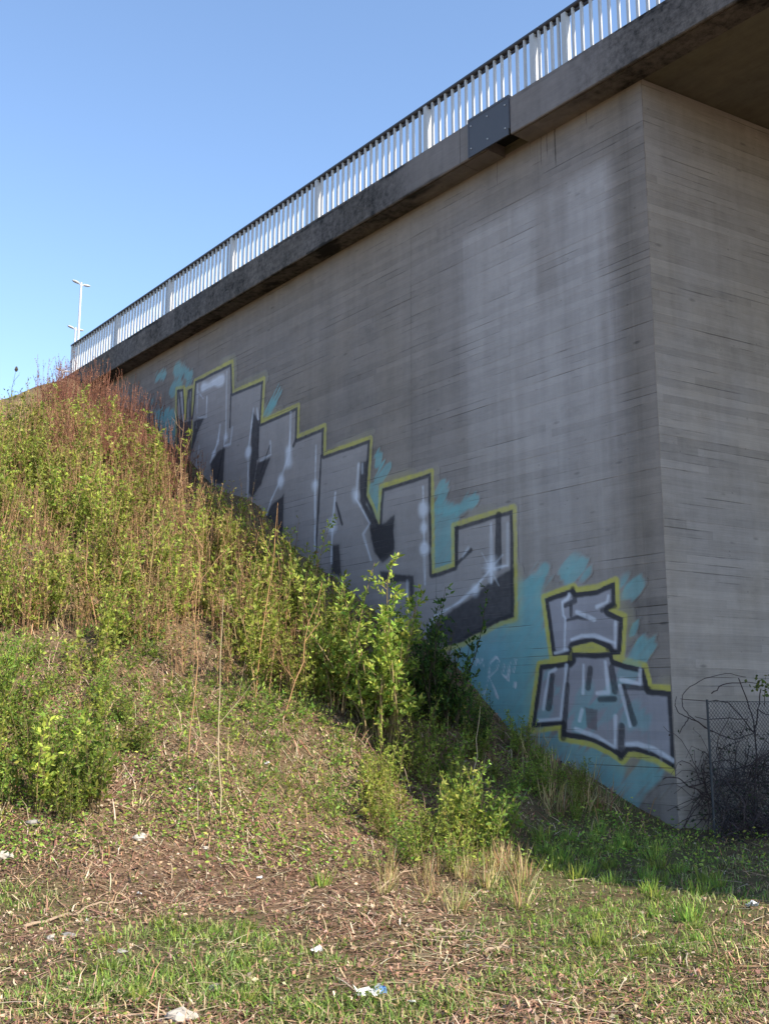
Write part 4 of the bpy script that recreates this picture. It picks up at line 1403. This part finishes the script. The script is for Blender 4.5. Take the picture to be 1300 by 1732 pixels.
mid = p + le * 0.4 + np.array([0, 0, 0.62])[None] * hg[:, None]
tip = p + le + np.array([0, 0, 1.0])[None] * hg[:, None] + r.normal(0, 0.015, (n, 3))
vv = np.stack([b0 + sd_, b0 - sd_ + sf_, b0 - sd_ - sf_, mid + sd_ * .8, mid - sd_ * .8 + sf_ * .8, mid - sd_ * .8 - sf_ * .8, tip], 1).reshape(-1, 3)
o7 = (np.arange(n) * 7)[:, None]
lo = np.concatenate([o7 + np.array(q_) for q_ in ((0, 1, 4, 3), (1, 2, 5, 4), (2, 0, 3, 5), (3, 4, 6), (4, 5, 6), (5, 3, 6))], 1)
cl = pal(r, n, [(0.42, 0.30, 0.18), (0.33, 0.18, 0.10), (0.27, 0.14, 0.085), (0.46, 0.37, 0.24), (0.20, 0.13, 0.08)], 0.2)
put('dry_stems', fast_mesh('dry_stems', vv, lo, np.tile([4, 4, 4, 3, 3, 3], n), M_DRY, np.repeat(cl, 7, 0)), label='thin dead stems leaning up from the littered slope', cat='dry stems', kind='stuff')

# ------------------------------------------------------------------ fence and brambles at the abutment
def on_abut(u, out, z):
    """u metres along the abutment face from the corner, out metres in front of it"""
    sx_, dx_ = S_COR + us * u, ud * u
    sx_ += vy.x * out
    dx_ += vy.y * out
    x, y = from_sd(sx_, dx_)
    return np.array([x, y, z])


M_WIRE = plain('dark_fence_wire', (0.05, 0.052, 0.058), 0.6, 0.3, 0.2, 20)
fence = put('chain_link_fence', None, label='dark chain-link fence in the shade in front of the abutment', cat='fence')
fu0, fu1, FO, FZ = 0.16, 6.2, 0.45, 1.80
for u in (fu0, fu0 + 2.6, fu1):
    b = on_abut(u, FO, -0.2)
    m = MB()
    m.tube([b, b + np.array([0, 0, FZ + 0.22])], 0.016, 8)
    put('post', m.mesh('post', M_WIRE), fence)
m = MB()
pitch = 0.06
nw = int((fu1 - fu0) / pitch)
nz_ = int(FZ / pitch)
a0, a1 = on_abut(0, FO, 0), on_abut(1, FO, 0)
ex = a1 - a0
vv, lo = [], []
rw = 0.0028
for sgn in (0, 1):
    for k in range(-nz_, nw):
        pts = []
        u_start, z_start = fu0 + k * pitch, 0.03
        u_end, z_end = u_start + nz_ * pitch, FZ
        if sgn:
            u_start, u_end = u_end, u_start
        # clip to the panel
        t0, t1 = 0.0, 1.0
        du = u_end - u_start
        ta, tb = (fu0 - u_start) / du, (fu1 - u_start) / du
        t0, t1 = max(0, min(ta, tb)), min(1, max(ta, tb))
        if t1 - t0 < 0.02:
            continue
        A_ = a0 + ex * (u_start + du * t0) + np.array([0, 0, z_start + (z_end - z_start) * t0])
        B_ = a0 + ex * (u_start + du * t1) + np.array([0, 0, z_start + (z_end - z_start) * t1])
        dd2 = (B_ - A_) / np.linalg.norm(B_ - A_)
        pa = np.cross(dd2, np.array([-ex[1], ex[0], 0]))
        pb = np.cross(dd2, pa)
        o = len(vv)
        for q_ in (A_, B_):
            vv += [q_ + pa * rw, q_ - pa * rw * 0.5 + pb * rw * 0.87, q_ - pa * rw * 0.5 - pb * rw * 0.87]
        for j in range(3):
            lo.append((o + j, o + (j + 1) % 3, o + 3 + (j + 1) % 3, o + 3 + j))
put('wire_mesh', fast_mesh('wire_mesh', np.array(vv), np.array(lo), np.full(len(lo), 4), M_WIRE), fence)
m = MB()
for zz in (0.06, 0.95, FZ):
    m.tube([on_abut(fu0, FO + 0.01, zz), on_abut(fu1, FO + 0.01, zz)], 0.004, 4)
put('tension_wire', m.mesh('tension_wire', M_WIRE), fence)


def bramble(seed, u0, u1, out0, out1, zmax, n, label, leaves=500, ln=1.6):
    rng = np.random.default_rng(seed)
    m = MB()
    P = []
    base = on_abut((u0 + u1) / 2, (out0 + out1) / 2, 0.0)
    for k in range(n):
        u = rng.uniform(u0, u1)
        p = on_abut(u, rng.uniform(out0, out1), rng.uniform(-0.05, zmax * 0.55)) - base
        d = rng.normal(0, 1, 3)
        d[2] = abs(d[2]) * 0.9 + 0.2
        d /= np.linalg.norm(d)
        c = [p]
        for i in range(7):
            d = d + rng.normal(0, 0.32, 3) - np.array([0, 0, 0.13])
            d /= np.linalg.norm(d)
            c.append(c[-1] + d * ln * rng.uniform(0.6, 1.2) / 7)
        c = np.array(c)
        # stay in front of the abutment face and above the soil
        wv = on_abut(0, 1, 0) - on_abut(0, 0, 0)
        off = (c + base - on_abut(0, 0, 0)) @ wv
        c -= np.outer(np.minimum(0, off - 0.05), wv)
        off = (c + base - on_abut(0, 0, 0)) @ wv
        c -= np.outer(np.maximum(0, off - out1 - 0.35), wv)
        c[:, 2] = np.clip(c[:, 2], 0.0, zmax * 1.15)
        sc = np.array((0.055, 0.04, 0.04)) * rng.uniform(0.6, 1.6)
        m.tube(c, [0.007 * (1 - 0.6 * i / 7) for i in range(8)], 4, tuple(sc) + (1,), False)
        P.append(c[rng.integers(1, 8, max(1, leaves // n))] + rng.normal(0, 0.03, (max(1, leaves // n), 3)))
    o = put('bramble', None, label=label, cat='bramble')
    o.location = base
    put('stems', m.mesh('stems', M_STEM), o)
    P = np.concatenate(P)
    put('foliage', leaves_mesh('foliage', P, rng.normal(0, 1, (len(P), 3)), 0.03 + 0.03 * rng.random(len(P)), pal(rng, len(P), [(0.03, 0.045, 0.018), (0.05, 0.04, 0.03), (0.022, 0.03, 0.016)], 0.2), M_LEAF, rng, 0.6), o)


bramble(41, 0.30, 4.4, 0.06, 0.42, 1.75, 620, 'dense dark bramble thicket tangled behind the chain-link fence', 3000, 1.1)
bramble(42, 0.1, 3.0, 0.35, 0.95, 0.5, 260, 'low tangle of dry bramble at the corner of the abutment', 900, 0.8)


def abut_px(px, out):
    r_ = rays([px])[0]
    nv = on_abut(0, 1, 0) - on_abut(0, 0, 0)
    p_ = on_abut(0, out, 0)
    t_ = ((p_ - np.array([0, 0, EYE])) @ nv) / (r_ @ nv)
    return r_ * t_ + np.array([0, 0, EYE])


def vine(px_list, rad, label, out=0.35):
    m = MB()
    base = abut_px(px_list[0][0], out)
    base[2] = 0.0
    for i, line in enumerate(px_list):
        rr = rad * (1.0 if i < 2 else 0.65)
        pts = [abut_px(q_, out + 0.03 * math.sin(k * 1.7 + i)) - base for k, q_ in enumerate(line)]
        q_ = [pts[0]] + pts + [pts[-1]]
        fine = []
        for k in range(1, len(q_) - 2):                     # smooth the vine through its points
            a_, b_, c_, d_ = q_[k - 1], q_[k], q_[k + 1], q_[k + 2]
            for u in (0, .25, .5, .75):
                fine.append(0.5 * (2 * b_ + (c_ - a_) * u + (2 * a_ - 5 * b_ + 4 * c_ - d_) * u * u + (3 * b_ - a_ - 3 * c_ + d_) * u ** 3) + RNG.normal(0, 0.006, 3))
        pts = fine + [pts[-1]]
        m.tube(pts, [rr * (1 - 0.5 * k / len(pts)) for k in range(len(pts))], 5, (0.045, 0.032, 0.034, 1), True)
    o = put('bare_vine', None, label=label, cat='vine')
    o.location = base
    put('stems', m.mesh('stems', M_STEM), o)


vine([[(1278, 1470), (1276, 1360), (1276, 1240), (1262, 1185), (1248, 1147)], [(1276, 1240), (1281, 1200), (1286, 1165)], [(1276, 1240), (1240, 1250), (1205, 1238), (1180, 1222), (1160, 1205), (1152, 1185), (1160, 1168), (1190, 1148), (1225, 1140), (1260, 1145)],
      [(1205, 1238), (1170, 1216), (1148, 1206), (1140, 1190), (1143, 1178)], [(1276, 1240), (1230, 1190), (1190, 1186), (1150, 1182)], [(1204, 1174), (1222, 1158), (1250, 1154), (1280, 1156)], [(1262, 1216), (1225, 1215), (1195, 1217), (1175, 1212)], [(1163, 1213), (1156, 1226), (1148, 1241)], [(1281, 1200), (1300, 1210), (1320, 1205)]],
     0.012, 'bare dark looping vine against the abutment above the fence')
vine([[(1240, 1460), (1232, 1380), (1190, 1345), (1165, 1330), (1140, 1315), (1120, 1318)], [(1165, 1330), (1190, 1325), (1204, 1320)], [(1190, 1345), (1175, 1355), (1160, 1390), (1135, 1420)], [(1232, 1380), (1215, 1330), (1200, 1290)]], 0.011, 'bare dark vine reaching round the corner below the small letters', 0.22)
# a leafy tip of the vine
rng = np.random.default_rng(77)
c0 = abut_px((1290, 1162), 0.4)
o = put('ivy_sprig', None, label='small green leaf sprig on the abutment above the fence', cat='sprig')
o.location = c0 - np.array([0, 0, 0.25])
m = MB()
m.tube([(0, 0, 0), (0.01, 0, 0.14), (0.03, 0.01, 0.27)], [0.006, 0.005, 0.003], 5, (0.06, 0.045, 0.03, 1))
put('stem', m.mesh('stem', M_STEM), o)
P = rng.normal(0, 1, (60, 3)) * np.array([0.10, 0.06, 0.055]) + np.array([0.03, 0, 0.27])
put('foliage', leaves_mesh('foliage', P, rng.normal(0, 1, (60, 3)), 0.04 + 0.03 * rng.random(60), pal(rng, 60, [(0.10, 0.11, 0.02), (0.07, 0.09, 0.02)], 0.2), M_LEAF, rng, 0.8), o)

# ------------------------------------------------------------------ stones, branches and rubbish
def stone_mesh(seed, sx_, sy_, sz_, mat):
    rng = np.random.default_rng(seed)
    v, f = [], []
    nu, nv = 9, 6
    for i in range(nv + 1):
        th = math.pi * i / nv
        for j in range(nu):
            ph = 2 * math.pi * j / nu
            k = 1 + rng.normal(0, 0.12)
            v.append((math.sin(th) * math.cos(ph) * sx_ * k, math.sin(th) * math.sin(ph) * sy_ * k, math.cos(th) * sz_ * k + sz_ * 0.35))
    for i in range(nv):
        for j in range(nu):
            f.append((i * nu + j, (i + 1) * nu + j, (i + 1) * nu + (j + 1) % nu, i * nu + (j + 1) % nu))
    m = MB()
    m.add(v, f)
    return m.mesh('stone', mat)


M_STONE = plain('pale_stone', (0.40, 0.35, 0.29), 0.9, 0, 0.3, 14)
M_STONE2 = plain('grey_stone', (0.24, 0.22, 0.20), 0.9, 0, 0.3, 14)
M_PAPER = plain('white_paper', (0.62, 0.61, 0.58), 0.7, 0, 0.06, 20)
M_BLUE = plain('blue_print', (0.10, 0.20, 0.38), 0.5, 0, 0.2, 30)
STN = [((237, 1418), .075, M_STONE, 'rounded pale stone on the bare brown ground'), ((10, 1452), .08, M_STONE, 'broad pale stone at the foot of the fresh green thicket'), ((347, 1436), .045, M_STONE, 'small tan stone beside the rounded pale stone'),
       ((115, 1583), .06, M_STONE2, 'long grey stone beside the lying branch'), ((58, 1394), .07, M_STONE2, 'grey stone under the edge of the fresh green thicket'), ((368, 1668), .06, M_STONE2, 'flat brown-grey stone in the green turf'),
       ((206, 1614), .035, M_STONE2, 'small round grey stone in the grass'), ((308, 1727), .07, M_STONE, 'flat tan stone lying in the turf'), ((88, 1592), .04, M_STONE, 'small pale stone next to the long grey stone'), ((565, 1440), .04, M_STONE, 'tan pebble at the foot of the light green shrubs')]
for k, (px_, sz, mt, lab) in enumerate(STN):
    o = put('stone', stone_mesh(600 + k, sz * random.uniform(0.9, 1.4), sz * random.uniform(0.7, 1.0), sz * random.uniform(0.35, 0.6), mt), label=lab, cat='stone', group='loose stones')
    o.location = at(*px_)
    o.rotation_euler.z = random.uniform(0, 3)


def crumple(seed, w_, h_, mat, amp=0.03):
    rng = np.random.default_rng(seed)
    n = 6
    v, f = [], []
    for i in range(n):
        for j in range(n):
            v.append(((i / (n - 1) - .5) * w_ + rng.normal(0, w_ * .07), (j / (n - 1) - .5) * h_ + rng.normal(0, h_ * .07), 0.012 + abs(rng.normal(0, amp))))
    for i in range(n - 1):
        for j in range(n - 1):
            if rng.random() < 0.9:
                f.append((i * n + j, (i + 1) * n + j, (i + 1) * n + j + 1, i * n + j + 1))
    m = MB()
    m.add(v, f)
    return m.mesh('scrap', mat)


LIT = [((322, 1340), .09, 'white scrap of paper beside the pale bare stalk'), ((342, 1343), .04, 'tiny white scrap next to the pale bare stalk'), ((440, 1490), .11, 'torn white scrap on the bare brown ground'), ((235, 1516), .075, 'white scrap at the end of the lying branch'),
       ((533, 1617), .11, 'white folded scrap in the straw'), ((695, 1703), .06, 'small white scrap beside the printed wrapper'), ((622, 1325), .09, 'white scrap among the light green shrubs'), ((293, 965), .12, 'pale scrap caught in the upper thicket'),
       ((146, 1566), .05, 'small white chip near the long grey stone'), ((1270, 1538), .13, 'pale scrap in the bridge shadow by the fence'), ((452, 1296), .08, 'pale scrap on the middle of the slope')]
for k, (px_, sz, lab) in enumerate(LIT):
    o = put('paper_scrap', crumple(700 + k, sz * 0.75, sz * 0.5, M_PAPER, sz * 0.16), label=lab, cat='litter', group='scraps of paper')
    p = at(*px_)
    o.location = (p[0], p[1], p[2] + 0.012)
    o.rotation_euler = (random.uniform(-.2, .5), random.uniform(-.3, .3), random.uniform(0, 3))
o = put('crumpled_wrapper', None, label='crumpled white wrapper with blue print in the foreground turf', cat='wrapper')
p = at(620, 1690)
o.location = (p[0], p[1], p[2] + 0.015)
o.rotation_euler = (0.35, 0, 0.2)
put('white_side', crumple(801, 0.17, 0.07, M_PAPER, 0.018), o)
w2 = put('printed_side', crumple(802, 0.06, 0.07, M_BLUE, 0.018), o)
w2.location = (0.085, 0.02, 0.008)

M_WOOD = plain('dead_wood', (0.30, 0.215, 0.145), 0.85, 0, 0.35, 25)
BR = [([(40, 1572), (110, 1552), (170, 1530), (212, 1525)], .013, 'long dead branch lying beside the long grey stone'), ([(720, 1578), (780, 1580), (840, 1592)], .014, 'pale stick lying in the straw near the straw-coloured grass'), ([(735, 1590), (790, 1594), (850, 1602)], .011, 'thin pale stick parallel to the other in the straw'),
      ([(185, 1366), (225, 1370)], .014, 'short pale stick above the rounded pale stone'), ([(500, 1520), (540, 1500), (580, 1440)], .008, 'thin dry stalk leaning over the spiky grass clump'), ([(820, 1612), (850, 1608), (875, 1612)], .014, 'curved pale stick on the mixed turf'),
      ([(960, 1490), (1000, 1492), (1030, 1497)], .009, 'thin stick at the edge of the bridge shadow'), ([(1185, 1480), (1215, 1492), (1255, 1497)], .010, 'thin dead branch by the foot of the fence'), ([(630, 1510), (680, 1480), (720, 1470)], .009, 'thin twig under the light green shrubs'),
      ([(270, 1310), (320, 1270), (350, 1235)], .009, 'fallen stalk on the middle of the slope')]
for k, (line, rd_, lab) in enumerate(BR):
    pts = hit(line)
    base = pts[0].copy()
    m = MB()
    q_ = []
    for i in range(len(pts) - 1):
        for u in np.linspace(0, 1, 5)[: (5 if i == len(pts) - 2 else 4)]:
            w_ = pts[i] * (1 - u) + pts[i + 1] * u
            w_[2] = float(terrain(w_[0], w_[1])) + rd_ * 0.8 + 0.012
            q_.append(w_ - base + RNG.normal(0, 0.006, 3))
    m.tube(q_, [rd_ * (1.1 - 0.7 * i / len(q_)) for i in range(len(q_))], 6)
    e = q_[len(q_) // 2]
    m.tube([e, e + np.array([0.06, 0.09, 0.03])], [rd_ * 0.5, rd_ * 0.2], 4)
    o = put('branch', m.mesh('branch', M_WOOD), label=lab, cat='branch', group='dead branches and sticks')
    o.location = base
